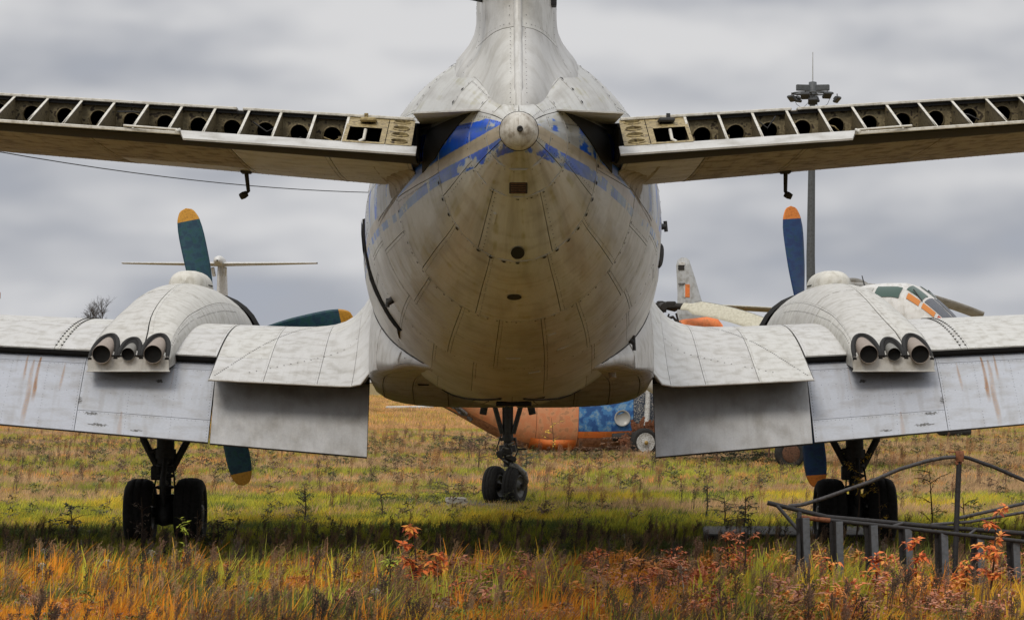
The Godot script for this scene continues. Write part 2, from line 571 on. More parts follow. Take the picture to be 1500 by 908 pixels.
func flap_pt(sg: float, X: float, q: float) -> Vector3:     # q 0 nose .. 1 trailing edge
	var nose := Vector2(34.12, gap_h(X) - 0.085)
	var te := Vector2(33.02 + 0.012 * X, 1.226 + 0.088 * X)
	if X < 3.655:
		nose = Vector2(33.72, gap_h(X) - 0.16)
		te = Vector2(32.95 + 0.012 * X, 1.222 + 0.0875 * X)
	var p := nose.lerp(te, q)
	var nrm := Vector2(-(te - nose).y, (te - nose).x).normalized()
	if nrm.y < 0: nrm = -nrm
	p += nrm * (0.11 * pow(maxf(q, 0.0), 0.5) * (1.0 - q))
	return L(sg * X, p.y, p.x)
func flap_under(sg: float, X: float, q: float) -> Vector3:
	var a := flap_pt(sg, X, q)
	return a + Vector3(0, -0.8, -0.6) * (0.012 + 0.16 * pow(maxf(q, 0.0), 0.5) * (1.0 - q))

func nacelle_pt(sg: float, X0: float, th: float, d: float) -> Vector3:     # th 0 top
	var T := [[33.5, 0.50, 2.60, 2.42, 6.0], [33.8, 0.505, 2.745, 2.41, 5.6], [34.2, 0.515, 2.885, 2.40, 5.0], [34.7, 0.53, 3.02, 2.39, 3.8], [35.2, 0.55, 3.14, 2.37, 3.0], [35.8, 0.57, 3.27, 2.35, 2.6], [36.5, 0.61, 3.40, 2.22, 2.4], [37.5, 0.67, 3.55, 2.08, 2.3], [38.6, 0.73, 3.66, 1.98, 2.2], [40.0, 0.78, 3.70, 1.95, 2.1], [41.5, 0.79, 3.67, 1.99, 2.0], [42.6, 0.75, 3.59, 2.07, 2.0], [43.1, 0.66, 3.49, 2.17, 2.0]]
	var w := table(T, d, 1)
	var t := table(T, d, 2) + 0.049 * (X0 - 4.70)
	var b := table(T, d, 3) + 0.049 * (X0 - 4.70)
	var n := table(T, d, 4)
	var s := sin(th)
	var c := cos(th)
	return L(sg * X0 + w * signf(s) * pow(absf(s), 2.0 / n), (t + b) / 2 + (t - b) / 2 * signf(c) * pow(absf(c), 2.0 / n), d)

func stab_pt(sg: float, X: float, q: float) -> Vector3:     # q 0 upper rear .. 1 nose .. 2 lower rear
	var dle := 22.1 - 0.12 * (X - 0.6)
	var top := 4.085 + 0.06 * (X - 0.67)
	var bot := 3.80 + 0.082 * (X - 0.67)
	var hle := 3.945 + 0.070 * (X - 0.67)
	if q <= 1.0:
		var d := lerpf(18.52, dle, 1.0 - pow(1.0 - q, 1.8))
		var t := (d - 18.52) / (dle - 18.52)
		return L(sg * X, hle + (top - hle) * (1.0 + 0.25 * sin(PI * t)) * sqrt(maxf(0.0, 1.0 - t * t * t)), d)
	var k := q - 1.0
	var d2 := lerpf(dle, 18.52, pow(k, 1.8))
	var t2 := (d2 - 18.52) / (dle - 18.52)
	return L(sg * X, hle + (bot - hle) * (1.0 + 0.20 * sin(PI * t2)) * sqrt(maxf(0.0, 1.0 - t2 * t2 * t2)), d2)

func fin_pt(sg: float, s: float, h: float) -> Vector3:      # s 0 trailing edge .. 1 leading edge
	var k := clampf((h - 3.95) / 5.6, 0, 1)
	var dte := lerpf(16.62, 17.7, smoothstep(0.0, 0.14, k)) + 0.25 * k
	var dle := lerpf(26.5, 21.2, pow(k, 0.45))
	var d := lerpf(dte, dle, s)
	var half := lerpf(0.275, 0.16, k) * 2.6 * (sqrt(s) * 0.72 - 0.30 * s - 0.42 * s * s) / 0.62
	half = maxf(half, 0.008)
	var top := table(BODY, d, 2)
	var w := table(BODY, d, 1)
	half += minf(0.15, w * 0.3) * pow(clampf((top + 0.17 - h) / 0.28, 0.0, 1.0), 2.0) * smoothstep(0.02, 0.25, s) * smoothstep(1.0, 0.8, s)
	if h < top:
		var bo := table(BODY, d, 3)
		var xb := w * sqrt(maxf(0.0, 1.0 - pow((h - (top + bo) / 2) / ((top - bo) / 2), 2.0)))
		half = minf(half, xb * 0.97 + 0.40 * exp(-(top - h) / 0.055))
	return L(sg * half, h, d)

# ------------------------------------------------------------------ the airliner
func make_airliner() -> void:
	var air := thing("airliner", "grey abandoned propeller airliner seen from behind, flaps lowered, elevators stripped to their ribs", "airliner", Vector3(-0.0245, 0, -D0), 0.003)
	make_fuselage(air)
	make_tail(air)
	for sg in [-1.0, 1.0]: make_wing(air, sg)
	for sg in [-1.0, 1.0]:
		make_engine(air, sg, 4.70, 12.0 if sg < 0 else 5.3, M.blade_teal if sg < 0 else M.blade_blue, 24.0 if sg < 0 else 44.0)
		make_engine(air, sg, 10.3, 15.0 if sg < 0 else 45.0, M.blade_blue, 40.0)
		make_main_gear(air, sg)
	make_nose_gear(air)

func make_fuselage(air: Node3D) -> void:
	var ref := func(_d, _t): return Vector3.ZERO
	var S := func(d, th): return body(d, th)
	var axis := func(d, _th): return L(0, (table(BODY, d, 2) + table(BODY, d, 3)) / 2, d)
	var b := Buf.new()
	patch(b, S, 16.4, 53.8, -PI, PI, 120, 72, L(0, 3.75, 35), -0.016)
	var f := obj("fuselage", b.mesh(), M.seam, air)
	var ut := Vector4(1.0 / 18.0, -16.0 / 18.0, 1.0 / TAU, 0.5)
	# textures lie with u round the body and v along it
	var S2 := func(th, d): return body(d, th)
	var axis2 := func(_th, d): return L(0, (table(BODY, d, 2) + table(BODY, d, 3)) / 2, d)
	var ut2 := Vector4(1.0 / TAU, 0.5, 1.0 / 18.0, -16.0 / 18.0)
	var rings := [16.42, 16.8, 17.2, 18.0, 20.0, 22.0, 24.3, 26.6, 29.0, 31.5, 34.0]
	var cuts := [
		[-180, -125, -62, 62, 125, 180],
		[-180, -125, -62, 62, 125, 180],
		[-180, -148, -110, -70, -30, 26, 70, 110, 148, 180],
		[-180, -150, -118, -84, -52, -20, 22, 54, 86, 118, 150, 180],
		[-180, -152, -122, -96, -70, -47, -27, -8, 12, 30, 50, 72, 98, 122, 152, 180],
		[-180, -154, -124, -98, -74, -50, -27, -8, 12, 30, 52, 76, 98, 124, 154, 180],
		[-180, -156, -128, -104, -86, -68, -50, -33, -16, 12, 32, 50, 70, 88, 106, 130, 156, 180],
		[-180, -156, -130, -104, -86, -68, -50, -33, -16, 12, 32, 50, 70, 88, 106, 130, 156, 180],
		[-180, -158, -130, -106, -80, -56, -30, 0, 30, 56, 80, 106, 130, 158, 180],
		[-180, -158, -130, -106, -80, -56, -30, 0, 30, 56, 80, 106, 130, 158, 180]]
	for k in rings.size() - 1:
		var tc := []
		for a in cuts[k]: tc.append(deg_to_rad(a))
		panels(f, S2, tc, [rings[k], rings[k + 1]], [M.body_a, M.body_b, M.body_c, M.body_a], axis2, 0.005, 0.12 if rings[k] < 24.0 else 0.2, ut2, 0.055 if rings[k] < 26.0 else 0.0)
	# bigger bolts round the rear frames
	for r in [[17.2, 0.085, 1.6], [18.0, 0.10, 3.4], [20.0, 0.075, 2.2], [24.3, 0.09, 1.8]]:
		rivet_line(S2, Vector2(-2.9, r[0] + 0.02), Vector2(0, r[0] + 0.02), L(0, 3.75, r[0]), r[1], r[2], 0.0095)
		rivet_line(S2, Vector2(0, r[0] + 0.02), Vector2(2.9, r[0] + 0.02), L(0, 3.75, r[0]), r[1], r[2], 0.0095)
	flush_rivets(f)
	# rest of the body ahead of the wing, out of sight behind the tail
	b = Buf.new()
	patch(b, S, 34.01, 53.8, -PI, PI, 40, 40, L(0, 3.75, 40), 0.003)
	obj("forward_skin", b.mesh(), M.paint_a, f)
	# round cap at the tail
	b = Buf.new()
	lathe(b, L(0, 3.832, 16.44), Vector3(0, 0, 1), [Vector2(0.112, -0.1), Vector2(0.116, -0.02), Vector2(0.118, 0.0), Vector2(0.111, 0.035), Vector2(0.093, 0.072), Vector2(0.064, 0.102), Vector2(0.030, 0.117), Vector2(0.0, 0.120)], 28)
	var cap := obj("tail_cap", b.mesh(), M.cap, f)
	b = Buf.new()
	lathe(b, L(0.006, 3.835, 16.31), Vector3(0, 0, 1), [Vector2(0.019, -0.02), Vector2(0.019, 0.006), Vector2(0.013, 0.012), Vector2(0.012, 0.012), Vector2(0.011, 0.004), Vector2(0.0, 0.004)], 12)
	obj("tail_light", b.mesh(), M.dark, f)
	b = Buf.new()
	var ring := []
	for k in 25: ring.append(L(0.118 * cos(k * TAU / 24), 3.832 + 0.118 * sin(k * TAU / 24), 16.44))
	tube(b, ring, 0.0035, 5, false)
	obj("cap_seal", b.mesh(), M.seam, f)
	# small grille, drain ports, hatches and probes
	b = Buf.new()
	var gp: Vector3 = body(17.05, 0.0)
	var gn := Vector3(0, -0.82, 0.57)
	var gb := Basis(Vector3(1, 0, 0), Vector3(0, 0.57, 0.82), gn)
	box(b, gp + gn * 0.004, Vector3(0.115, 0.13, 0.018), gb, 0.004)
	obj("vent_grille", b.mesh(), M.grime_black, f)
	b = Buf.new()
	for k in 5: box(b, gp + gn * 0.015 + gb.y * (-0.045 + 0.0225 * k), Vector3(0.095, 0.006, 0.006), gb)
	obj("grille_bars", b.mesh(), M.rust_dark, f)
	for o in [[17.86, 0.0, 0.045, 0.030], [19.05, -0.015, 0.052, 0.030]]:
		b = Buf.new()
		var p: Vector3 = body(o[0], o[1] / 0.6)
		var fwd: Vector3 = (body(o[0] + 0.05, 0.0) - body(o[0] - 0.05, 0.0)).normalized()
		var nn := Vector3(1, 0, 0).cross(fwd).normalized()
		if nn.y > 0: nn = -nn
		var el := Buf.new()
		var c0 := el.vert(p + nn * 0.009, nn)
		for k in 20: el.vert(p + nn * 0.007 + Vector3(1, 0, 0) * o[2] * cos(k * TAU / 20) + fwd * (o[3] * 3.2) * sin(k * TAU / 20), nn)
		for k in 20: el.tri(c0, c0 + 1 + k, c0 + 1 + (k + 1) % 20)
		obj("drain_port", el.mesh(), M.black, f)
	for o in [[17.45, -0.42, 0.05, 0.12], [23.0, -0.06, 0.10, 0.35], [25.0, 0.10, 0.08, 0.3], [21.2, 0.25, 0.06, 0.16], [22.8, 0.30, 0.09, 0.25]]:
		b = Buf.new()
		patch(b, S2, o[1], o[1] + o[2], o[0], o[0] + o[3], 2, 2, L(0, 3.7, o[0]), 0.011, 0.012, ut2)
		obj("access_cover", b.mesh(), M.body_c, f)
	# service door standing a little open on the left, its rear edge dark
	b = Buf.new()
	var door := func(th, d): return body(d, th) * Vector3(1, 1, 1) + Vector3(-0.03 * smoothstep(28.6, 26.4, d), -0.005, 0)
	patch(b, door, -1.62, -0.86, 26.4, 28.4, 8, 4, L(0, 3.7, 27), 0.012, 0.0, ut2)
	var dr := obj("service_door", b.mesh(), M.body_a, f)
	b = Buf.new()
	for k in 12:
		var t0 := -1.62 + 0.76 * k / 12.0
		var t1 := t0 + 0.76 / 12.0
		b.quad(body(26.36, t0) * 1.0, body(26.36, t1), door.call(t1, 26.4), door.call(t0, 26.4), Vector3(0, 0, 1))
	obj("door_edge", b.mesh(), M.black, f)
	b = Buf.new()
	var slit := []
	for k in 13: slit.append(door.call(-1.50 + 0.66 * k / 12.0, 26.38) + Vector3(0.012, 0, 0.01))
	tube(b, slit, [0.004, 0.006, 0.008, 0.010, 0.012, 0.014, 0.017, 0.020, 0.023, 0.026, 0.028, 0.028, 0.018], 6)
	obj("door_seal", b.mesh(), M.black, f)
	for sg in [-1.0, 1.0]:  # black patch on the skin, painted as the shade under each tailplane root
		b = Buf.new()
		var shade_pt := func(u, v):
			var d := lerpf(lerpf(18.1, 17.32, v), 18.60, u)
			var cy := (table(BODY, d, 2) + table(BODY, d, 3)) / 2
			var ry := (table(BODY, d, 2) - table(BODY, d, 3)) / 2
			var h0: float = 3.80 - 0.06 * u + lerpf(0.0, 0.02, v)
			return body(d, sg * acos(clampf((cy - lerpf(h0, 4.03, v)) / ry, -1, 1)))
		patch(b, shade_pt, 0, 1, 0, 1, 8, 4, L(0, 3.8, 18.1), 0.012, 0.012)
		obj("root_shade_patch", b.mesh(), M.black, f)
	# little fittings along the right flank
	for o in [[2.05, 27.0, 0.14], [1.93, 27.4, 0.10], [1.62, 28.0, 0.11], [-0.98, 24.2, 0.07], [0.92, 30.0, 0.16]]:
		b = Buf.new()
		var p: Vector3 = body(o[1], o[0])
		var out := Vector3(p.x, (p.y - 3.75), 0).normalized()
		tube(b, [p - out * 0.02, p + out * 0.06], [0.035, 0.028], 8)
		tube(b, [p + out * 0.05 + Vector3(0, o[2] * 0.5, 0), p + out * 0.06 - Vector3(0, o[2] * 0.5, 0)], 0.020, 7)
		obj("probe", b.mesh(), M.dark, f)
	b = Buf.new()
	var bp: Vector3 = body(28.4, 1.45)
	lathe(b, bp, Vector3(1, -0.1, 0.25), [Vector2(0.12, -0.03), Vector2(0.13, 0.01), Vector2(0.11, 0.025), Vector2(0.0, 0.012)], 18)
	obj("outlet_cover", b.mesh(), M.black, f)
	b = Buf.new()
	var dp: Vector3 = body(31.0, 0.72)
	tube(b, [dp + Vector3(0, 0.16, 0.05), dp + Vector3(0.02, 0.0, 0.10), dp + Vector3(0.03, -0.14, 0.16)], [0.03, 0.04, 0.045], 10)
	obj("drain_pipe", b.mesh(), M.paint_b, f)
	# aerial from the left flank to the tailplane tip
	b = Buf.new()
	var w0 := L(-1.50, 4.31, 29.0)
	var w1 := L(-5.75, 4.36, 18.7)
	var wire := []
	for k in 21:
		var q := k / 20.0
		wire.append(w0.lerp(w1, q) - Vector3(0, 0.16 * 4 * q * (1 - q), 0))
	tube(b, wire, 0.0045, 5)
	obj("aerial_wire", b.mesh(), M.dark, f)
	# fairing under the wing centre, closing towards the tail
	var T := [[27.6, 0.42, 2.52, 2.36], [28.4, 0.90, 2.60, 2.36], [29.5, 1.22, 2.84, 2.40], [30.7, 1.42, 3.20, 2.40], [31.8, 1.62, 3.75, 2.35], [32.8, 1.71, 4.25, 2.22], [33.8, 1.74, 4.3, 2.04], [34.6, 1.745, 4.3, 1.965], [41.0, 1.745, 4.3, 1.97], [43.0, 1.6, 4.0, 2.0]]
	var F := func(th, d):
		var w := table(T, d, 1)
		var t := table(T, d, 2)
		var bo := table(T, d, 3)
		var s := sin(th)
		var c := cos(th)
		var n := lerpf(2.2, 4.0 if c > 0.0 else 2.9, smoothstep(28.0, 33.0, d))
		var cy := lerpf((t + bo) / 2, 2.45, smoothstep(28.0, 30.5, d))
		return L(w * signf(s) * pow(absf(s), 2.0 / n), cy - ((cy - bo) if c > 0.0 else (t - cy)) * signf(c) * pow(absf(c), 2.0 / n), d)
	b = Buf.new()
	patch(b, F, -PI, PI, 27.6, 43.0, 64, 36, L(0, 2.6, 34), -0.016)
	var bel := obj("belly_fairing", b.mesh(), M.seam, air)
	var fa := func(_t, d): return L(0, 2.6, maxf(d, 29.0) + 0.5)
	panels(bel, F, [-2.3, -1.45, -0.95, -0.50, -0.20, 0.0, 0.20, 0.50, 0.95, 1.45, 2.3], [[27.7, 29.6, 31.4, 33.4, 36.0, 40.0], [27.7, 30.4, 32.4, 34.6, 38.0]], [M.paint_b], fa, 0.010, 0.14, Vector4(1, 0, 1, 0), 0.07)
	flush_rivets(bel)
	# dark sealing strip where the fairing meets the body
	for sg in [-1.0, 1.0]:
		var pts := []
		for k in 26:
			var d := lerpf(28.3, 33.2, k / 25.0)
			var w := table(BODY, d, 1)
			var cy := (table(BODY, d, 2) + table(BODY, d, 3)) / 2
			var ry := (table(BODY, d, 2) - table(BODY, d, 3)) / 2
			var lo := 0.0
			var hi := 2.1
			for it in 18:
				var mid := (lo + hi) / 2
				var p: Vector3 = F.call(sg * mid, d)
				if pow(p.x / w, 2) + pow((p.y - cy) / ry, 2) > 1.0: lo = mid
				else: hi = mid
			pts.append(F.call(sg * lo, d))
		b = Buf.new()
		tube(b, pts, 0.015, 6)
		obj("fairing_seal", b.mesh(), M.black, bel)
		b = Buf.new()
		var dg := []
		for k in 9: dg.append(body(lerpf(29.4, 33.8, k / 8.0), sg * lerpf(0.08, 0.60, k / 8.0)) + Vector3(0, -0.006, 0.0))
		tube(b, dg, 0.017, 6)
		obj("gear_bay_seam", b.mesh(), M.black, bel)
	for X in [-0.62, -0.44, -0.18, 0.24, 0.40, 0.62]:
		b = Buf.new()
		tube(b, [body(30.6, X * 0.36), body(32.0, X * 0.44), body(33.4, X * 0.5)], 0.009, 5)
		obj("drip_strip", b.mesh(), M.black, bel)
	for o in [[-1.05, 2.33, 32.6, 0.07], [0.02, 2.11, 30.4, 0.20], [0.30, 2.20, 29.9, 0.06]]:
		b = Buf.new()
		box(b, L(o[0], o[1] - 0.06, o[2]), Vector3(o[3] * 2, 0.05, 0.16), Basis.IDENTITY, 0.012)
		obj("belly_vent", b.mesh(), M.black, bel)

func make_tail(air: Node3D) -> void:
	# fin
	var b := Buf.new()
	for sg in [-1.0, 1.0]: patch(b, func(s, h): return fin_pt(sg, s, h), 0.0, 1.0, 3.95, 9.5, 40, 90, L(0, 6, 20), -0.014)
	var fin := obj("fin", b.mesh(), M.seam, air)
	for sg in [-1.0, 1.0]:
		var S := func(s, h): return fin_pt(sg, s, h)
		var rf := func(_s, h): return L(-sg * 0.6, h, 20)
		panels(fin, S, [0.0, 0.16, 0.42, 1.0], [[3.95, 4.62, 5.4, 6.6, 8.0, 9.5], [4.3, 4.98, 5.9, 7.2, 9.5], [4.3, 5.05, 6.2, 7.6, 9.5]], [M.paint_a, M.paint_b, M.paint_c], rf, 0.007, 0.08, Vector4(1, 0, 1, 0), 0.06)
	flush_rivets(fin)
	b = Buf.new()
	var te := []
	for k in 30: te.append(fin_pt(0.0, 0.0, lerpf(3.95, 9.5, k / 29.0)))
	tube(b, te, 0.027, 8)
	obj("trailing_edge", b.mesh(), M.paint_a, fin)
	for o in [[-0.36, 4.905, 18.3, 0.19, 0.022], [0.24, 4.93, 18.6, 0.05, 0.10]]:
		b = Buf.new()
		box(b, L(o[0], o[1], o[2]), Vector3(o[3] * 1.2, o[4], 0.12), Basis.IDENTITY, 0.006)
		tube(b, [L(o[0], o[1], o[2]), L(signf(o[0]) * 0.18, o[1] + 0.03, o[2] + 0.5)], 0.014, 6)
		obj("rudder_hinge", b.mesh(), M.dark, fin)
	for sg in [-1.0, 1.0]: make_tailplane(air, sg)

func make_tailplane(air: Node3D, sg: float) -> void:
	var tip := 5.85
	var S := func(X, q): return stab_pt(sg, X, q)
	var b := Buf.new()
	patch(b, S, 0.55, tip, 0.0, 2.0, 30, 56, L(sg * 3, 4.0, 20.2), -0.012)
	var tp := obj("tailplane", b.mesh(), M.seam, air)
	var rf := func(X, _q): return L(sg * X, 3.96 + 0.07 * (X - 0.67), 20.2)
	panels(tp, S, [0.72, 1.28, 1.95, 2.9, 3.9, 4.9, tip], [[0.0, 0.5, 1.0, 1.48, 1.72, 2.0], [0.0, 0.5, 1.0, 1.42, 1.72, 2.0]], [M.paint_grime, M.paint_b, M.paint_grime], rf, 0.007, 0.12, Vector4(1, 0, 1, 0), 0.05)
	# root fillet below
	var R := func(u, v):
		var q := lerpf(1.93, 1.12, u)
		var p0: Vector3 = stab_pt(sg, 1.0 - 0.1 * u, q)
		var dd := D0 - p0.z
		var w := table(BODY, dd, 1)
		var cy := (table(BODY, dd, 2) + table(BODY, dd, 3)) / 2
		var ry := (table(BODY, dd, 2) - table(BODY, dd, 3)) / 2
		var th := sg * acos(clampf((cy - (p0.y - 0.06 - 0.30 * u)) / ry, -1, 1))
		var p2: Vector3 = body(dd, th)
		var x1 := w * sqrt(maxf(0.0, 1.0 - pow((p0.y - cy) / ry, 2.0)))
		var p1 := Vector3(sg * x1, p0.y, p0.z)
		return p0 * (1 - v) * (1 - v) + p1 * 2 * v * (1 - v) + p2 * v * v
	b = Buf.new()
	patch(b, R, 0.0, 1.0, 0.0, 1.0, 10, 8, L(sg * 0.2, 4.3, 20), 0.006, 0.01)
	obj("root_fillet", b.mesh(), M.paint_grime, tp)
	rivet_line(R, Vector2(0, 0.94), Vector2(1, 0.94), L(sg * 0.2, 4.3, 20), 0.045, 1.3, 0.01)
	# thin fixed shelf behind the root
	b = Buf.new()
	var sh := func(u, v):
		var d := lerpf(18.56, 17.15, v)
		var x0 := table(BODY, d, 1) * 0.80
		return L(sg * lerpf(x0, lerpf(0.66, 0.665, v), u), 4.035 + 0.045 * (1 - v) - 0.02 * u * v, d)
	patch(b, sh, 0, 1, 0, 1, 3, 4, L(sg * 0.4, 3.0, 18), 0.0)
	patch(b, func(u, v): return sh.call(u, v) - Vector3(0, 0.009, 0), 0, 1, 0, 1, 3, 4, L(sg * 0.4, 5.0, 18), 0.0)
	b.quad(sh.call(0, 1), sh.call(1, 1), sh.call(1, 1) - Vector3(0, 0.009, 0), sh.call(0, 1) - Vector3(0, 0.009, 0), Vector3(0, 0, 1))
	obj("root_shelf", b.mesh(), M.paint_a, tp)
	b = Buf.new()      # inner end plate of the elevator bay, hanging below the shelf
	b.quad(L(sg * 0.662, 4.05, 18.5), L(sg * 0.662, 3.97, 17.7), L(sg * 0.662, 3.80, 17.62), L(sg * 0.662, 3.78, 18.5), Vector3(-sg, 0, 0))
	obj("end_rib", b.mesh(), M.black, tp)
	# lock rod hanging under it
	b = Buf.new()
	var hx := 2.03
	var hp := stab_pt(sg, hx, 1.62)
	box(b, hp + Vector3(0, -0.01, 0), Vector3(0.075, 0.03, 0.14), Basis.IDENTITY, 0.006)
	tube(b, [hp, hp + Vector3(-sg * 0.012 + 0.008, -0.16, 0.02), hp + Vector3(0.015 * sg, -0.185, 0.03)], [0.017, 0.014, 0.017], 8)
	lathe(b, hp + Vector3(0.015 * sg, -0.19, 0.03), Vector3(1, 0.5 * -sg, 0.2), [Vector2(0.0, -0.03), Vector2(0.024, -0.028), Vector2(0.028, 0.0), Vector2(0.022, 0.03), Vector2(0.0, 0.032)], 10)
	obj("hanging_rod", b.mesh(), M.dark, tp)
	flush_rivets(tp)
	# elevator: bare frame, its cloth gone
	var el := Node3D.new()
	el.name = "elevator"
	air.add_child(el, true)
	var top := func(X): return L(sg * X, 4.08 + 0.06 * (X - 0.67), 18.47)
	var low := func(X): return L(sg * X, 3.80 + 0.082 * (X - 0.67), 18.47)
	var edge := func(X): return L(sg * X, 3.815 + 0.068 * (X - 0.67), 17.62)
	var x0 := 1.14
	var pitch := 0.2265
	var n := 20
	# spar web, one holed bay at a time
	for k in n:
		var X := x0 + k * pitch
		b = Buf.new()
		var lo: Vector3 = low.call(X)
		var lo2: Vector3 = low.call(X + pitch)
		var hi: Vector3 = top.call(X)
		holed(b, lo + Vector3(0, 0, -0.02), lo2 - lo, hi - lo, 0.0615, 0.0615, Vector3(0, 0, 1), 0.03)
		obj("spar_bay", b.mesh(), [M.primer, M.primer_b][rng.randi() % 2], el)
		# upright stiffener and the rib that runs back to the trailing edge
		b = Buf.new()
		box(b, lo.lerp(hi, 0.5) + Vector3(sg * 0.014, 0, -0.005), Vector3(0.022, (hi - lo).y * 0.96, 0.012))
		if rng.randf() < 0.7: box(b, lo.lerp(hi, 0.32) + Vector3(sg * 0.045, 0, 0.0), Vector3(0.05, 0.07 + 0.05 * rng.randf(), 0.02), Basis(Vector3(0, 0, 1), rng.randf_range(-0.3, 0.3)))
		obj("stiffener", b.mesh(), M.primer, el)
		var e: Vector3 = edge.call(X)
		b = Buf.new()
		var t := Vector3(0.0025, 0, 0)
		var bend := Vector3(rng.randf_range(-0.012, 0.012), 0, 0)
		e += bend
		b.quad(lo + t, hi + t, e + t + Vector3(0, 0.018, 0), e + t, Vector3(1, 0, 0))
		b.quad(lo - t, hi - t, e - t + Vector3(0, 0.018, 0), e - t, Vector3(-1, 0, 0))
		obj("rib", b.mesh(), M.primer_b, el)
		b = Buf.new()
		var dir := (e - hi).normalized()
		var upn := Vector3(0, 1, 0) - dir * dir.y
		var mid := (hi + e + Vector3(0, 0.018, 0)) / 2
		box(b, mid, Vector3(0.017, 0.005, (e - hi).length()), Basis(Vector3(1, 0, 0), upn.normalized(), Vector3(1, 0, 0).cross(upn.normalized())))
		obj("rib_cap", b.mesh(), M.cream, el)
		if rng.randf() < 0.45:
			b = Buf.new()
			var wz := hi.lerp(lo, rng.randf_range(0.2, 0.8)) + Vector3(sg * 0.05, 0, 0.02)
			tube(b, [wz, wz + Vector3(sg * 0.05, rng.randf_range(-0.06, 0.03), 0.05), wz + Vector3(sg * rng.randf_range(0.08, 0.17), rng.randf_range(-0.06, 0.04), 0.02)], 0.006, 5)
			obj("loose_wire", b.mesh(), [M.dark, M.cream_dirty][rng.randi() % 2], el)
	# top rail in two lengths, bottom rail, trailing edge
	for r in [[0.70, 1.86], [1.90, 4.0], [4.02, x0 + n * pitch]]:
		b = Buf.new()
		var a: Vector3 = top.call(r[0])
		var c: Vector3 = top.call(r[1])
		var along := (c - a).normalized()
		box(b, (a + c) / 2 + Vector3(0, 0.012, -0.02), Vector3((c - a).length(), 0.020, 0.11), Basis(along, Vector3(-along.y, along.x, 0), Vector3(0, 0, 1)), 0.004)
		obj("top_rail", b.mesh(), M.cream, el)
	b = Buf.new()
	var ra: Vector3 = top.call(1.0)
	var rb: Vector3 = top.call(x0 + n * pitch)
	var ral := (rb - ra).normalized()
	box(b, (ra + rb) / 2 + Vector3(0, -0.012, 0.0), Vector3((rb - ra).length(), 0.018, 0.03), Basis(ral, Vector3(-ral.y, ral.x, 0), Vector3(0, 0, 1)))
	obj("torn_edge", b.mesh(), M.black, el)
	b = Buf.new()
	var ea: Vector3 = edge.call(0.68)
	var eb: Vector3 = edge.call(x0 + n * pitch)
	var eal := (eb - ea).normalized()
	box(b, (ea + eb) / 2 + Vector3(0, 0.006, 0.0), Vector3((eb - ea).length(), 0.022, 0.03), Basis(eal, Vector3(-eal.y, eal.x, 0), Vector3(0, 0, 1)), 0.004)
	obj("trailing_edge", b.mesh(), M.cream, el)
	b = Buf.new()      # dark cloth left on the underside
	patch(b, func(u, v): return (edge.call(u) as Vector3).lerp(low.call(u), v) + Vector3(0, -0.012 - 0.02 * sin(v * PI), 0), 0.67, x0 + n * pitch, 0, 1, 20, 4, L(sg * 3, 5.5, 18), 0.0)
	patch(b, func(u, v): return (edge.call(u) as Vector3).lerp(low.call(u), v) + Vector3(0, -0.004, 0), 0.67, x0 + n * pitch, 0, 1, 20, 1, L(sg * 3, 2.5, 18), 0.0)
	obj("lower_cloth", b.mesh(), M.black, el)
	# trim tab along the inner third
	b = Buf.new()
	var tb := func(u, v): return (edge.call(lerpf(0.655, 2.19 - 0.05 * v, u)) as Vector3) + Vector3(0, 0.022 - 0.07 * v, -0.02 + 0.25 * v)
	patch(b, tb, 0, 1, 0, 1, 8, 2, L(sg * 1.4, 3.0, 18), 0.006, 0.012)
	patch(b, func(u, v): return tb.call(u, v) - Vector3(0, 0.02 * (1 - v), 0), 0, 1, 0, 1, 8, 2, L(sg * 1.4, 5.0, 18), 0.0)
	obj("trim_tab", b.mesh(), M.paint_a, el)
	b = Buf.new()
	var g0: Vector3 = edge.call(2.19)
	tube(b, [g0 + Vector3(0, 0.02, 0.10), g0 + Vector3(sg * 0.36, 0.055, 0.01)], 0.009, 6)
	tube(b, [g0 + Vector3(0, 0.0, 0.19), g0 + Vector3(0, 0.03, 0.0)], 0.010, 6)
	obj("tab_edge", b.mesh(), M.cream, el)
	# plated inner bay with slots and a square opening
	var pl := func(X, v): return (top.call(X) as Vector3).lerp(edge.call(X) + Vector3(0, 0.02, 0), v) + Vector3(0, 0.006, 0)
	for k in 4:
		b = Buf.new()
		var v0 := k * 0.25
		var o: Vector3 = pl.call(0.69, v0)
		holed(b, o, pl.call(0.86, v0) - o, pl.call(0.69, v0 + 0.25) - o, 0.052, 0.055, Vector3(0, 0.95, 0.3), 0.02, 20)
		obj("slotted_plate", b.mesh(), M.cream_dirty, el)
	b = Buf.new()
	for q in [[0.865, 0.90, 0.0, 1.0], [0.90, 1.14, 0.0, 0.40], [0.90, 1.14, 0.94, 1.0], [1.115, 1.14, 0.4, 0.94]]:
		b.quad(pl.call(q[0], q[2]), pl.call(q[1], q[2]), pl.call(q[1], q[3]), pl.call(q[0], q[3]), Vector3(0, 1, 0.2))
	obj("hinge_plate", b.mesh(), M.cream_dirty, el)
	b = Buf.new()
	box(b, pl.call(1.0, 0.18) + Vector3(0, 0.008, 0), Vector3(0.11, 0.03, 0.22), Basis.IDENTITY, 0.01)
	tube(b, [pl.call(1.02, 0.1) + Vector3(0, -0.03, 0), pl.call(1.02, 0.1) + Vector3(0, 0.045, 0)], 0.014, 8)
	obj("hinge_bracket", b.mesh(), M.dark if sg > 0 else M.cream_dirty, el)
	b = Buf.new()
	tube(b, [pl.call(0.99, 0.90) + Vector3(0, 0.07, 0), pl.call(1.0, 0.95) + Vector3(0, 0.015, 0), pl.call(1.03, 0.97)], 0.011, 7)
	obj("pull_rod", b.mesh(), M.cream, el)
	b = Buf.new()
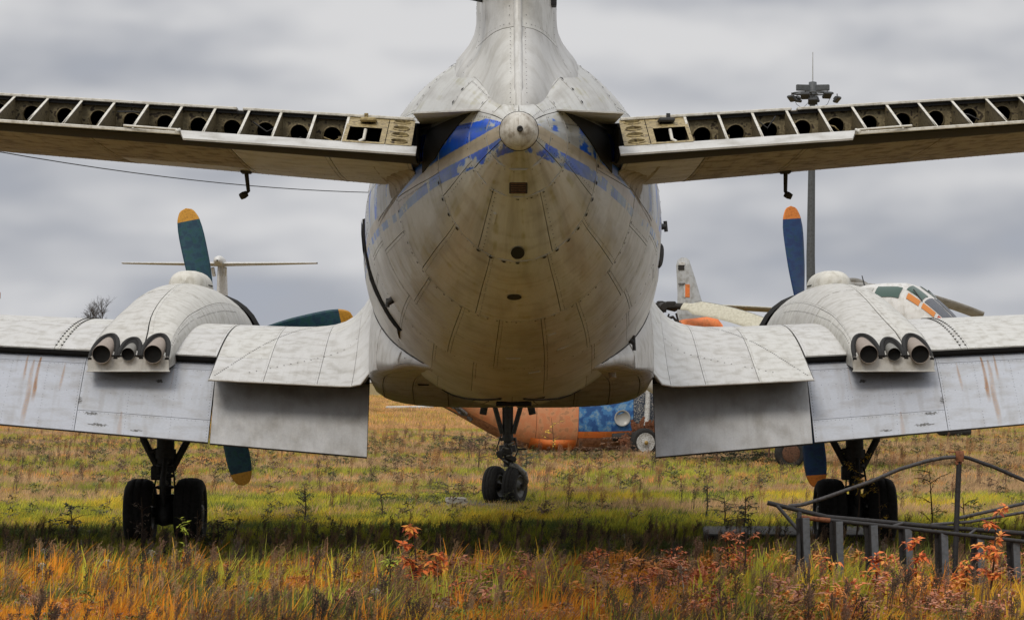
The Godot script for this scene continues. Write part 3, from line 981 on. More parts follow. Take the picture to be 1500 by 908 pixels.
	for k in 2: b.quad(low.call(0.68) + Vector3(0, 0.01, -0.03), low.call(1.14) + Vector3(0, 0.01, -0.03), top.call(1.14) + Vector3(0, -0.01, -0.03), top.call(0.68) + Vector3(0, -0.01, -0.03), Vector3(0, 0, 1))
	obj("inner_spar", b.mesh(), M.black, el)

func make_wing(air: Node3D, sg: float) -> void:
	var tip := 18.5
	var S := func(X, q): return wing_pt(sg, X, q)
	var b := Buf.new()
	patch(b, S, 3.66, tip, 0.0, 2.0, 24, 70, L(sg * 9, 2.95, 36.5), -0.015)
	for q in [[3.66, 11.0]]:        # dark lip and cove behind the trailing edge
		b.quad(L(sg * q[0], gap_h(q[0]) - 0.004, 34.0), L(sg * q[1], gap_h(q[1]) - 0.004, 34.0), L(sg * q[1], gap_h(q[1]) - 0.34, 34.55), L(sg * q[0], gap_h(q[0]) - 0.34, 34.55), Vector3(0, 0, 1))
	var w := obj("wing", b.mesh(), M.seam, air)
	var rf := func(X, _q): return L(sg * X, gap_h(X) + 0.1, 36.8)
	panels(w, S, [3.67, 5.62, 5.70, 7.2, 8.6, 9.9, 11.5, 14.0, tip], [[0.003, 0.20, 0.45, 1.0]], [M.paint_a, M.paint_b, M.paint_c], rf, 0.006, 0.22, Vector4(1, 0, 1, 0), 0.07)
	# slotted joint strip across the chord
	b = Buf.new()
	box(b, Vector3.ZERO, Vector3(0.024, 0.006, 0.05), Basis(Vector3(1, 0, 0), -0.22))
	var clip := b.mesh()
	for xx in [5.625, 5.695]:
		for k in 22:
			obj("joint_clip", clip, M.rivet, w).position = wing_pt(sg, xx, 0.02 + 0.018 * k) + Vector3(0, 0.006, 0)
	flush_rivets(w)
	# wing root
	var R := func(X, d): return root_pt(sg, X, d)
	b = Buf.new()
	patch(b, R, 1.70, 3.66, 33.95, 39.6, 24, 24, L(sg * 3, 1.0, 36), -0.006)
	patch(b, R, 1.70, 3.66, 32.95, 33.95, 24, 6, L(sg * 3, 1.0, 36), -0.006)
	patch(b, func(X, d): return root_pt(sg, X, d) - Vector3(0, 0.03 * (d - 32.95) + 0.012, 0), 1.70, 3.66, 32.95, 34.2, 24, 4, L(sg * 3, 5.0, 36), 0.0)
	var rt := obj("wing_root", b.mesh(), M.seam, air)
	var rr := func(X, _d): return L(sg * (X + 0.3), 1.0, 36)
	panels(rt, R, [1.70, 1.93, 2.35, 3.0, 3.655], [[32.96, 34.8, 36.6, 39.5], [32.96, 35.4, 39.5], [32.96, 34.1, 36.0, 39.5], [32.96, 34.0, 36.3, 39.5]], [M.paint_a, M.paint_b, M.paint_c], rr, 0.006, 0.16, Vector4(1, 0, 1, 0), 0.08)
	# bolted diagonal seam of the fillet
	rivet_line(R, Vector2(3.6, 33.15), Vector2(2.5, 36.9), L(sg * 3, 1, 36), 0.06, 2.2, 0.008)
	rivet_line(R, Vector2(3.2, 33.35), Vector2(1.95, 34.6), L(sg * 3, 1, 36), 0.11, 2.2, 0.008)
	flush_rivets(rt)
	b = Buf.new()
	var lip := []
	for k in 17: lip.append(root_pt(sg, lerpf(3.66, 1.70, k / 16.0), 32.95))
	tube(b, lip, 0.014, 6)
	obj("trailing_lip", b.mesh(), M.paint_a, rt)
	b = Buf.new()      # closing strip at the flap's inner corner
	b.quad(root_pt(sg, 3.662, 34.05), root_pt(sg, 3.662, 32.95), root_pt(sg, 3.662, 32.95) - Vector3(0, 0.02, 0), root_pt(sg, 3.662, 34.05) - Vector3(0, 0.12, 0), Vector3(sg, 0, 0))
	obj("corner_rib", b.mesh(), M.paint_b, rt)
	# flaps
	for part in [[3.675, 11.0], [1.745, 3.645]]:
		var x0: float = part[0]
		var x1: float = part[1]
		b = Buf.new()
		var Fp := func(X, q): return flap_pt(sg, X, q)
		var Fu := func(X, q): return flap_under(sg, X, q)
		patch(b, Fp, x0, x1, 0, 1, 16, 12, L(sg * x0, 1.0, 35.5), -0.004)
		patch(b, Fu, x0, x1, 0, 1, 16, 12, L(sg * x0, 4.0, 31.5), 0.0)
		for xe in [x0, x1]:
			for k in 12:
				b.quad(flap_pt(sg, xe, k / 12.0), flap_pt(sg, xe, (k + 1) / 12.0), flap_under(sg, xe, (k + 1) / 12.0), flap_under(sg, xe, k / 12.0), Vector3(sg if xe == x1 else -sg, 0, 0))
		var outer := x0 > 2.0
		var fl := obj("flap", b.mesh(), M.seam, air)
		fl.set_meta("label", "outer flap with rust streaks" if outer else "plain grey inner flap under the wing root")
		var fr := func(X, _q): return L(sg * X, 1.0, 35.5)
		if outer:
			var ut := Vector4(1.0 / 6.2, -3.4 / 6.2, 1, 0)
			panels(fl, Fp, [3.675, 5.30, 7.45, 9.2, 11.0], [[0.0, 0.115, 0.74, 0.995], [0.0, 0.115, 0.995], [0.0, 0.115, 0.60, 0.995]], [M.flap_a, M.flap_b], fr, 0.007, 0.35, ut, 0.05)
			for X in [4.15, 4.7, 5.75, 6.2, 6.65, 7.1]: rivet_line(Fp, Vector2(X, 0.13), Vector2(X, 0.98), L(sg * X, 1, 35.5), 0.05, 0.9)
			for q in [0.32, 0.50]: rivet_line(Fp, Vector2(3.75, q), Vector2(8.0, q), L(sg * 5, 1, 35.5), 0.09, 0.9)
		else:
			panels(fl, Fp, [x0, x1], [0.0, 0.995], [M.flap_inner], fr, 0.006, 0.25, Vector4(1, 0, 1, 0), 0.0)
		flush_rivets(fl)

func make_engine(air: Node3D, sg: float, X0: float, blade_turn: float, bmat: Material, pitch_deg: float) -> void:
	var lift := 0.049 * (X0 - 4.70)
	var up := Vector3(0, lift, 0)
	var S := func(th, d): return nacelle_pt(sg, X0, th, d)
	var b := Buf.new()
	patch(b, S, -PI, PI, 33.5, 43.1, 72, 40, L(sg * X0, 2.8 + lift, 38), -0.016)
	var nc := obj("engine_nacelle", b.mesh(), M.seam, air)
	var rf := func(_t, d): return L(sg * X0, 2.75 + lift, d + 0.3)
	panels(nc, S, [-1.75, -0.86, 0.04, 0.86, 1.75], [[33.52, 36.9, 38.8, 40.3, 41.6, 43.05], [33.52, 37.4, 40.3, 41.6, 43.05], [33.52, 37.4, 40.3, 41.6, 43.05]], [M.nacelle_a, M.nacelle_b], rf, 0.006, 0.11, Vector4(1, 0, 1, 0), 0.06)
	for th in [-1.05, 1.05]: rivet_line(S, Vector2(th, 33.9), Vector2(th * 0.98, 40.0), L(sg * X0, 2.8, 37), 0.10, 2.0, 0.006)
	flush_rivets(nc)
	# rear face below the pipes
	b = Buf.new()
	var f0 := Vector3(sg * X0, lift, 0)
	b.quad(f0 + L(-0.50, 2.425, 33.49), f0 + L(0.50, 2.425, 33.49), f0 + L(0.49, 2.60, 33.505), f0 + L(-0.49, 2.60, 33.505), Vector3(0, 0, 1))
	b.quad(f0 + L(-0.50, 2.425, 33.49), f0 + L(0.50, 2.425, 33.49), f0 + L(0.50, 2.41, 33.7), f0 + L(-0.50, 2.41, 33.7), Vector3(0, -1, 0))
	obj("rear_face", b.mesh(), M.nacelle_b, nc)
	b = Buf.new()
	tube(b, [f0 + L(-0.51, 2.42, 33.48), f0 + L(0.51, 2.42, 33.48)], 0.010, 6)
	obj("lower_lip", b.mesh(), M.paint_c, nc)
	# skin height above a point of the nacelle
	var skin := func(x, d):
		var k := 0.0
		var lo := 0.0
		var hi := PI / 2
		for it in 14:
			k = (lo + hi) / 2
			if absf(nacelle_pt(1.0, 0.0, k, d).x) < absf(x): lo = k
			else: hi = k
		return nacelle_pt(sg, X0, k * (signf(x) if x != 0.0 else 1.0), d).y
	for k in 3:
		var xo: float = [-0.318, 0.0, 0.312][k]
		var ro: float = [0.119, 0.085, 0.119][k]
		var end := L(sg * X0 + xo, 2.625 + lift, 33.40 + (0.04 if k == 1 else 0.0))
		var dir := Vector3(0, -0.15, 1).normalized()
		var base := end - dir * 0.9
		b = Buf.new()
		lathe(b, base, dir, [Vector2(ro * 1.02, 0.0), Vector2(ro * 1.0, 0.6), Vector2(ro * 0.98, 0.885), Vector2(ro * 0.95, 0.90), Vector2(ro * 0.91, 0.89)], 26)
		obj("exhaust_pipe", b.mesh(), M.pipe if k != 1 else M.pipe_dark, nc)
		b = Buf.new()
		lathe(b, end, dir, [Vector2(ro * 0.915, -0.011), Vector2(ro * 0.90, -0.03), Vector2(ro * 0.88, -0.045), Vector2(ro * 0.4, -0.05), Vector2(0, -0.05)], 26)
		obj("pipe_mouth", b.mesh(), M.soot, nc)
		# hooded black rim where the pipe leaves the sloping skin
		b = Buf.new()
		var hole := Buf.new()
		var arc := []
		for j in 25:
			var a := lerpf(-0.10, PI + 0.10, j / 24.0)
			var x: float = xo + cos(a) * (ro + 0.040)
			var d: float = 33.56 + maxf(sin(a), -0.1) * (0.60 if k != 1 else 0.44)
			var y: float = skin.call(clampf(x, -0.47, 0.47), d)
			if sin(a) < 0.0: y = lerpf(y, 2.50 + lift, -sin(a) / 0.30)
			arc.append(Vector3(sg * X0 + x, y + 0.006, D0 - d))
		tube(b, arc, 0.027, 7)
		obj("pipe_rim", b.mesh(), M.black, nc)
		var hc := Vector3(sg * X0 + xo, skin.call(xo, 33.85) + 0.012, D0 - 33.85)
		for j in 24: hole.quad(arc[j] + Vector3(0, 0.004, 0), arc[j + 1] + Vector3(0, 0.004, 0), hc, hc - Vector3(0, 0.001, 0), Vector3(0, 0.6, 1))
		obj("pipe_opening", hole.mesh(), M.soot, nc)
	for xo in [-0.165, 0.165]:
		b = Buf.new()
		tube(b, [L(sg * X0 + xo - 0.08, 2.612 + lift, 33.50), L(sg * X0 + xo + 0.08, 2.612 + lift, 33.50)], 0.011, 6)
		obj("rim_strip", b.mesh(), M.black, nc)
	# air scoop on top
	b = Buf.new()
	var sc := func(th, v):
		var a: float = (v - 0.5) * PI
		var r := pow(maxf(cos(a), 0.0), 0.45)
		return L(sg * X0 + 0.29 * signf(sin(th)) * pow(absf(sin(th)), 0.75) * r, 3.66 + lift + 0.245 * maxf(cos(th), -0.3) * (0.25 + 0.75 * r) * signf(r), 40.2 + 0.85 * signf(sin(a)) * pow(absf(sin(a)), 0.7))
	patch(b, sc, -PI, PI, 0.0, 1.0, 28, 14, L(sg * X0, 3.6 + lift, 40.2))
	obj("air_scoop", b.mesh(), M.scoop, nc)
	b = Buf.new()
	for j in 1:
		var pts := []
		for k in 25: pts.append(L(sg * X0 + 0.30 * cos(k * TAU / 24), 3.69 + lift, 40.2 + 0.86 * sin(k * TAU / 24)))
		tube(b, pts, 0.008, 5, false)
	obj("scoop_seam", b.mesh(), M.seam, nc)
	b = Buf.new()
	for th in [-0.55, 0.55]:
		var p: Vector3 = nacelle_pt(sg, X0, th, 42.2)
		box(b, p + Vector3(0, 0.012, 0), Vector3(0.03, 0.02, 0.5), Basis(Vector3(0, 0, 1), -th), 0.005)
	obj("cowl_latch", b.mesh(), M.black, nc)
	b = Buf.new()
	lathe(b, L(sg * X0, 2.83 + lift, 43.0), Vector3(0, 0, -1), [Vector2(0.78, -0.20), Vector2(0.835, -0.14), Vector2(0.835, -0.04), Vector2(0.74, 0.03), Vector2(0.60, 0.04), Vector2(0.3, 0.0)], 30)
	obj("intake_ring", b.mesh(), M.black, nc)
	# propeller
	var hub := L(sg * X0, 2.83 + lift, 43.5)
	var pr := Node3D.new()
	pr.name = "propeller"
	air.add_child(pr, true)
	pr.position = hub
	b = Buf.new()
	lathe(b, Vector3(0, 0, 0.3), Vector3(0, 0, -1), [Vector2(0.0, -0.05), Vector2(0.36, 0.0), Vector2(0.36, 0.4), Vector2(0.29, 0.7), Vector2(0.16, 0.95), Vector2(0.0, 1.05)], 22)
	obj("spinner", b.mesh(), M.paint_b, pr)
	var bl := func(side, r0, r1, u, v):
		var r := lerpf(r0, r1, v)
		var c := table([[0.2, 0.15], [0.5, 0.24], [0.9, 0.36], [1.3, 0.42], [1.8, 0.41], [2.05, 0.36], [2.17, 0.27], [2.23, 0.17], [2.255, 0.02]], r, 1)
		var beta := -deg_to_rad(pitch_deg + 22.0 * clampf((1.3 - r), -0.6, 1.0))
		var x: float = (u - 0.5) * c
		var th: float = side * (0.5 * table([[0.2, 0.12], [0.6, 0.075], [1.3, 0.04], [2.2, 0.016]], r, 1)) * sqrt(maxf(0.0, 1.0 - pow(2 * u - 1, 2.0)))
		return Vector3(x * cos(beta) - th * sin(beta), r, x * sin(beta) + th * cos(beta))
	for k in 4:
		for piece in 2:
			b = Buf.new()
			for side in [-1.0, 1.0]:
				var Q := func(u, v): return bl.call(side, 0.3 if piece == 0 else 2.05, 2.05 if piece == 0 else 2.255, u, v)
				var md: Vector3 = bl.call(0.0, 0.3 if piece == 0 else 2.05, 2.05 if piece == 0 else 2.255, 0.5, 0.5)
				patch(b, Q, 0, 1, 0, 1, 10, 14 if piece == 0 else 8, md, 0.0)
			var o := obj("blade" if piece == 0 else "blade_tip", b.mesh(), bmat if piece == 0 else (M.tip_orange if sg > 0 else M.tip_yellow), pr)
			o.rotation.z = deg_to_rad(blade_turn + 90.0 * k)

func wheel_mesh(b: Buf, c: Vector3, r: float, w: float, axis: Vector3) -> void:
	var h := w / 2
	lathe(b, c, axis, [Vector2(r * 0.56, -h * 0.80), Vector2(r * 0.62, -h * 0.95), Vector2(r * 0.80, -h), Vector2(r * 0.93, -h * 0.82), Vector2(r * 0.985, -h * 0.5), Vector2(r, -h * 0.30), Vector2(r * 0.985, -h * 0.28), Vector2(r * 0.985, -h * 0.22), Vector2(r, -h * 0.20), Vector2(r, h * 0.20), Vector2(r * 0.985, h * 0.22), Vector2(r * 0.985, h * 0.28), Vector2(r, h * 0.30), Vector2(r * 0.985, h * 0.5), Vector2(r * 0.93, h * 0.82), Vector2(r * 0.80, h), Vector2(r * 0.62, h * 0.95), Vector2(r * 0.56, h * 0.80)], 32)
func rim_mesh(b: Buf, c: Vector3, r: float, w: float, axis: Vector3) -> void:
	var h := w / 2
	for s in [-1.0, 1.0]:
		lathe(b, c, axis * s, [Vector2(r * 0.58, h * 0.80), Vector2(r * 0.53, h * 0.86), Vector2(r * 0.50, h * 0.70), Vector2(r * 0.30, h * 0.52), Vector2(r * 0.20, h * 0.62), Vector2(r * 0.17, h * 0.88), Vector2(r * 0.12, h * 0.94), Vector2(0.0, h * 0.94)], 20)

func make_main_gear(air: Node3D, sg: float) -> void:
	var g := Node3D.new()
	g.name = "main_gear"
	air.add_child(g, true)
	g.position = Vector3(sg * 4.86, 0, 0)
	var b := Buf.new()
	tube(b, [Vector3(0, 2.4, -0.1), Vector3(0, 1.28, 0), Vector3(0, 1.27, 0)], [0.125, 0.125, 0.11], 14)
	tube(b, [Vector3(0, 1.4, 0), Vector3(0, 1.0, 0)], 0.12, 14)
	tube(b, [Vector3(0, 1.27, 0), Vector3(0, 0.46, 0.02)], [0.085, 0.085], 14)
	tube(b, [Vector3(0, 1.33, 0), Vector3(0, 1.20, 0)], 0.15, 14)
	tube(b, [Vector3(0, 0.70, 0.02), Vector3(0, 0.28, 0.02)], [0.13, 0.15], 12)
	box(b, Vector3(-0.13, 1.0, 0.05), Vector3(0.13, 0.2, 0.14), Basis.IDENTITY, 0.015)
	obj("strut", b.mesh(), M.gear, g)
	for s in [-1.0, 1.0]:
		b = Buf.new()
		tube(b, [Vector3(s * 0.46, 2.0, -0.1), Vector3(s * 0.31, 1.46, -0.03), Vector3(s * 0.09, 1.04, 0.0)], [0.048, 0.052, 0.052], 9)
		if s < 0: tube(b, [Vector3(-0.22, 1.28, 0.0), Vector3(-0.11, 1.33, 0.03), Vector3(-0.09, 1.28, 0.03)], [0.045, 0.03, 0.02], 7)
		obj("side_brace", b.mesh(), M.gear, g)
	b = Buf.new()
	tube(b, [Vector3(0.02, 1.2, 0.14), Vector3(0.0, 0.88, 0.34), Vector3(0.0, 0.5, 0.17)], [0.035, 0.045, 0.035], 7)
	for y in [1.10, 0.96, 0.80, 0.66]: lathe(b, Vector3(0, y, 0.06), Vector3(0, 1, 0), [Vector2(0.09, -0.03), Vector2(0.13, -0.015), Vector2(0.13, 0.015), Vector2(0.09, 0.03)], 10)
	tube(b, [Vector3(0.10, 1.22, 0.06), Vector3(0.14, 0.9, 0.12), Vector3(0.15, 0.62, 0.1), Vector3(0.2, 0.45, 0.1)], 0.014, 6)
	tube(b, [Vector3(-0.11, 1.1, 0.06), Vector3(-0.14, 0.8, 0.1), Vector3(-0.12, 0.5, 0.1)], 0.012, 6)
	box(b, Vector3(0.16, 0.60, 0.06), Vector3(0.14, 0.05, 0.1), Basis(Vector3(0, 0, 1), 0.4), 0.01)
	obj("torque_link", b.mesh(), M.gear, g)
	b = Buf.new()
	for y in [1.13, 0.99, 0.86]: lathe(b, Vector3(0.015, y, 0.118), Vector3(0, 0.1, 1), [Vector2(0.045, -0.01), Vector2(0.04, 0.008), Vector2(0.0, 0.012)], 8)
	obj("brake_fitting", b.mesh(), M.metal, g)
	b = Buf.new()
	tube(b, [Vector3(-0.4, 0.45, 0), Vector3(0.4, 0.45, 0)], 0.075, 10)
	tube(b, [Vector3(0, 0.62, 0.05), Vector3(0, 0.42, 0.16), Vector3(0, 0.30, 0.10)], [0.10, 0.12, 0.09], 10)
	obj("axle", b.mesh(), M.gear, g)
	for z in [0.0]:
		for s in [-1.0, 1.0]:
			b = Buf.new()
			wheel_mesh(b, Vector3(s * 0.352, 0.455 + 0.006 * (s + z), z), 0.470, 0.40, Vector3(1, 0, 0))
			obj("tyre", b.mesh(), M.rubber, g)
			b = Buf.new()
			rim_mesh(b, Vector3(s * 0.352, 0.455 + 0.006 * (s + z), z), 0.470, 0.40, Vector3(1, 0, 0))
			obj("wheel_rim", b.mesh(), M.metal, g)

func make_nose_gear(air: Node3D) -> void:
	var g := Node3D.new()
	g.name = "nose_gear"
	air.add_child(g, true)
	g.position = L(-0.02, 0, 49.6)
	var b := Buf.new()
	tube(b, [Vector3(0, 2.3, 0), Vector3(0, 1.25, 0)], 0.10, 12)
	tube(b, [Vector3(0, 1.25, 0), Vector3(0, 0.72, 0.02)], 0.075, 12)
	for y in [1.22, 1.08, 1.02]: tube(b, [Vector3(0, y + 0.03, 0), Vector3(0, y - 0.03, 0)], 0.16, 12)
	obj("strut", b.mesh(), M.gear, g)
	for s in [-1.0, 1.0]:
		b = Buf.new()
		tube(b, [Vector3(s * 0.34, 2.2, 0.1), Vector3(s * 0.10, 1.32, 0.05)], 0.045, 8)
		obj("drag_brace", b.mesh(), M.gear, g)
		b = Buf.new()
		box(b, Vector3(s * 0.42, 1.83, -0.3), Vector3(0.13, 0.34, 0.5), Basis(Vector3(0, 0, 1), s * 0.2), 0.01)
		obj("gear_door", b.mesh(), M.gear, g)
	b = Buf.new()
	box(b, Vector3(-0.06, 0.98, 0.12), Vector3(0.30, 0.12, 0.16), Basis(Vector3(0, 0, 1), 0.3), 0.02)
	box(b, Vector3(0.05, 0.88, 0.10), Vector3(0.22, 0.10, 0.16), Basis(Vector3(0, 0, 1), -0.4), 0.02)
	tube(b, [Vector3(0.0, 1.15, 0.12), Vector3(-0.16, 0.93, 0.2), Vector3(0.05, 0.74, 0.1)], [0.03, 0.045, 0.03], 7)
	tube(b, [Vector3(-0.12, 1.3, 0.1), Vector3(-0.2, 1.05, 0.12), Vector3(-0.06, 0.8, 0.14)], 0.014, 6)
	tube(b, [Vector3(0.13, 1.25, 0.1), Vector3(0.18, 1.0, 0.12), Vector3(0.06, 0.75, 0.14)], 0.014, 6)
	box(b, Vector3(0.26, 1.04, 0.05), Vector3(0.16, 0.035, 0.05))
	obj("steering_unit", b.mesh(), M.gear, g)
	b = Buf.new()
	for q in [[-0.04, 1.06], [0.03, 0.93], [-0.05, 0.83], [0.06, 1.14]]: box(b, Vector3(q[0], q[1], 0.19), Vector3(0.12, 0.035, 0.03), Basis(Vector3(0, 0, 1), q[0] * 8), 0.01)
	obj("steering_clamp", b.mesh(), M.metal, g)
	b = Buf.new()      # trailing link curving down on the right
	tube(b, [Vector3(0.0, 0.78, 0.05), Vector3(0.16, 0.72, 0.16), Vector3(0.31, 0.60, 0.2), Vector3(0.335, 0.46, 0.16), Vector3(0.27, 0.32, 0.04)], [0.06, 0.055, 0.05, 0.05, 0.045], 9)
	obj("link_arm", b.mesh(), M.metal, g)
	var ax := Vector3(1, 0, 0.42).normalized()
	for s in [-1.0, 1.0]:
		b = Buf.new()
		var c: Vector3 = Vector3(-0.055, 0.365, 0) + ax * 0.195 * s
		wheel_mesh(b, c, 0.37, 0.27, ax)
		obj("tyre", b.mesh(), M.rubber, g)
		b = Buf.new()
		rim_mesh(b, c, 0.37, 0.27, ax)
		obj("wheel_rim", b.mesh(), M.metal_dark, g)
	b = Buf.new()
	tube(b, [Vector3(-0.055, 0.365, 0) - ax * 0.3, Vector3(-0.055, 0.365, 0) + ax * 0.33], 0.05, 9)
	obj("axle", b.mesh(), M.gear, g)

# ------------------------------------------------------------------ the orange helicopter behind the nose wheel
func make_orange_helicopter() -> void:
	var D := 84.0
	var pos := at(795, 0, D); pos.y = 0
	var h := thing("orange_helicopter", "peeling orange and blue helicopter sunk in the grass behind the nose wheel", "helicopter", pos, deg_to_rad(10.0))
	# along x: nose to the left; columns: half width, top, bottom
	var T := [[-4.6, 0.10, 2.3, 2.1], [-4.0, 0.62, 2.75, 1.80], [-3.25, 0.90, 3.0, 1.48], [-2.6, 1.05, 3.2, 1.14], [-2.0, 1.12, 3.3, 0.80], [-1.35, 1.16, 3.3, 0.45], [-0.73, 1.18, 3.3, 0.19], [0.1, 1.2, 3.3, 0.05], [2.0, 1.2, 3.3, 0.05], [5.0, 1.15, 3.3, 0.3], [6.6, 0.7, 3.2, 1.5], [8.0, 0.42, 3.1, 2.2], [13.0, 0.25, 3.0, 2.5]]
	var S := func(x, th):
		var w := table(T, x, 1)
		var t := table(T, x, 2)
		var bo := table(T, x, 3)
		var s := sin(th)
		var c := cos(th)
		return Vector3(x, (t + bo) / 2 - (t - bo) / 2 * signf(c) * pow(absf(c), 0.75), w * signf(s) * pow(absf(s), 0.75))
	var b := Buf.new()
	patch(b, S, -4.6, 13.0, -PI, PI, 70, 48, Vector3(0, 1.9, 0), -0.02)
	var hull := obj("hull", b.mesh(), M.seam, h)
	var rf := func(x, _t): return Vector3(x + 0.3 if x < -2.0 else x, 1.75, 0)
	var near := func(x0, x1, t0, t1, m):
		panels(hull, S, [x0, x1], [t0, t1], [m], rf, 0.012, 0.3)
	near.call(-4.55, -2.7, 0.3, 2.9, M.orange_pale)
	near.call(-2.7, -1.4, 0.05, 0.7, M.orange_dirt)
	near.call(-2.7, -1.4, 0.7, 2.9, M.orange_pale)
	near.call(-1.4, -0.4, 0.05, 0.55, M.orange_dirt)
	near.call(-1.4, -0.4, 0.55, 2.9, M.orange_pale)
	near.call(-0.4, 0.9, 0.05, 0.45, M.orange_dirt)
	near.call(-0.4, 0.9, 0.45, 2.9, M.orange_pale)
	near.call(0.9, 2.6, 0.05, 0.85, M.orange_dirt)
	near.call(0.9, 2.6, 0.85, 1.03, M.orange)
	near.call(0.9, 2.6, 1.03, 2.1, M.peel_blue)
	near.call(2.6, 6.0, 0.3, 1.2, M.orange_dirt)
	near.call(2.6, 3.4, 1.2, 2.1, M.peel_grey)
	near.call(3.4, 8.0, 1.2, 2.1, M.peel_blue)
	near.call(0.9, 12.5, 2.1, 3.0, M.orange)
	b = Buf.new()      # fairing over the lower side, brighter orange
	var bl := func(u, v):
		var p: Vector3 = S.call(lerpf(-0.55, 0.86, u), lerpf(0.30, 0.80, v))
		return p + Vector3(0, 0, 0.16 * sin(u * PI) * sin(v * PI))
	patch(b, bl, 0, 1, 0, 1, 10, 8, Vector3(0, 1.7, 0), 0.01)
	obj("float_housing", b.mesh(), M.orange, hull)
	b = Buf.new()
	var wp: Vector3 = S.call(2.25, 1.30)
	lathe(b, wp + Vector3(0, 0.02, 0.0), Vector3(0, -0.05, 1), [Vector2(0.25, -0.05), Vector2(0.25, 0.03), Vector2(0.20, 0.035), Vector2(0.195, 0.015), Vector2(0.0, 0.015)], 24)
	obj("round_window", b.mesh(), M.window_grey, hull)
	b = Buf.new()
	lathe(b, S.call(0.72, 0.36), Vector3(0, -0.4, 1), [Vector2(0.17, -0.03), Vector2(0.15, 0.03), Vector2(0.07, 0.035), Vector2(0.06, 0.0), Vector2(0.0, 0.0)], 16)
	obj("hull_port", b.mesh(), M.gear, hull)
	b = Buf.new()      # torn nose wheel bay
	for q in [[-3.05, 0.55, 0.24], [-2.95, 0.48, 0.3], [-2.7, 0.42, 0.28], [-2.55, 0.36, 0.22], [-3.1, 0.8, 0.14], [-2.35, 0.30, 0.2]]:
		var p: Vector3 = S.call(q[0], q[1] * 1.7)
		box(b, p, Vector3(q[2], q[2] * 0.9, 0.07), Basis(Vector3(0.3, 0.2, 1).normalized(), q[0] * 5.0), 0.02)
	tube(b, [S.call(-3.2, 1.2) + Vector3(0, 0, 0.1), S.call(-3.0, 0.9) + Vector3(0, 0, 0.14), S.call(-2.5, 0.6) + Vector3(0, 0, 0.12)], 0.05, 7)
	obj("nose_gear_wreck", b.mesh(), M.gear_grey, h)
	# wheel, strut and rusty spat
	var wc := Vector3(1.75, 0.36, 1.75)
	b = Buf.new()
	wheel_mesh(b, wc, 0.44, 0.26, Vector3(0.15, 0, 1).normalized())
	obj("tyre", b.mesh(), M.rubber, h).position.x = 1.05
	b = Buf.new()
	lathe(b, wc, Vector3(0.15, 0, 1).normalized(), [Vector2(0.30, 0.11), Vector2(0.29, 0.15), Vector2(0.25, 0.14), Vector2(0.12, 0.12), Vector2(0.08, 0.17), Vector2(0.0, 0.18)], 24)
	obj("wheel_rim", b.mesh(), M.white_chalk, h).position.x = 1.05
	b = Buf.new()
	lathe(b, wc + Vector3(0.025, 0, 0.15), Vector3(0.15, 0, 1).normalized(), [Vector2(0.07, 0.0), Vector2(0.06, 0.045), Vector2(0.0, 0.05)], 12)
	obj("hub_nut", b.mesh(), M.brass, h).position.x = 1.05
	b = Buf.new()
	tube(b, [Vector3(2.0, 2.2, 1.2), Vector3(1.95, 1.5, 1.35), Vector3(1.85, 0.85, 1.6)], [0.07, 0.08, 0.09], 9)
	obj("leg", b.mesh(), M.white_chalk, h).position.x = 1.05
	b = Buf.new()
	for k in 34:
		var a := rng.randf_range(-0.9, PI + 0.9)
		var r := rng.randf_range(0.52, 0.74)
		var p := wc + Vector3(cos(a) * r, sin(a) * r * 1.0 - 0.06, rng.randf_range(-0.3, 0.05))
		box(b, p, Vector3(rng.randf_range(0.12, 0.30), rng.randf_range(0.08, 0.2), 0.03), Basis(Vector3(0.2, 0.1, 1).normalized(), a + rng.randf_range(-0.6, 0.6)), 0.02)
	obj("rusted_spat", b.mesh(), M.rust, h).position.x = 1.05
	b = Buf.new()
	tube(b, [wc + Vector3(-0.9, 0.15, -0.4), wc + Vector3(0.4, 0.25, -0.3), wc + Vector3(0.85, 0.5, -0.2)], 0.12, 7)
	obj("spat_frame", b.mesh(), M.grime_black, h).position.x = 1.05
	# deck, engine cowl and rotor
	b = Buf.new()
	var cw := func(u, v):
		var x := lerpf(3.25, 4.55, u)
		var t := 4.19 - 0.05 * cos(u * PI) - 0.22 * smoothstep(0.86, 1.0, u) - 0.08 * smoothstep(0.1, 0.0, u)
		var a: float = (v - 0.5) * PI
		return Vector3(x, 3.2 + (t - 3.2) * pow(cos(a), 0.5), 0.62 * signf(sin(a)) * pow(absf(sin(a)), 0.6))
	patch(b, cw, 0, 1, 0, 1, 12, 12, Vector3(4, 3.2, 0))
	obj("rear_cowl", b.mesh(), M.orange, h).position.x = 1.05
	b = Buf.new()
	for k in 6: box(b, Vector3(3.45 + 0.2 * k, 3.86, 0.60), Vector3(0.07, 0.06, 0.05), Basis.IDENTITY, 0.01)
	box(b, Vector3(3.9, 3.84, 0.57), Vector3(1.3, 0.07, 0.06), Basis.IDENTITY, 0.01)
	obj("cowl_rail", b.mesh(), M.paint_a, h).position.x = 1.05
	b = Buf.new()
	box(b, Vector3(2.3, 3.4, 0), Vector3(1.9, 0.5, 1.0), Basis.IDENTITY, 0.08)
	tube(b, [Vector3(2.6, 3.5, 0), Vector3(2.6, 4.45, 0)], 0.17, 12)
	for q in [[2.5, 3.95, 0.55], [2.75, 4.05, 0.4], [2.4, 4.2, 0.35], [3.1, 3.85, 0.35]]: box(b, Vector3(q[0], q[1], 0.05), Vector3(q[2], 0.16, 0.4), Basis.IDENTITY, 0.03)
	tube(b, [Vector3(2.6, 4.1, 0.2), Vector3(3.0, 4.2, 0.3), Vector3(3.15, 4.0, 0.35)], 0.05, 7)
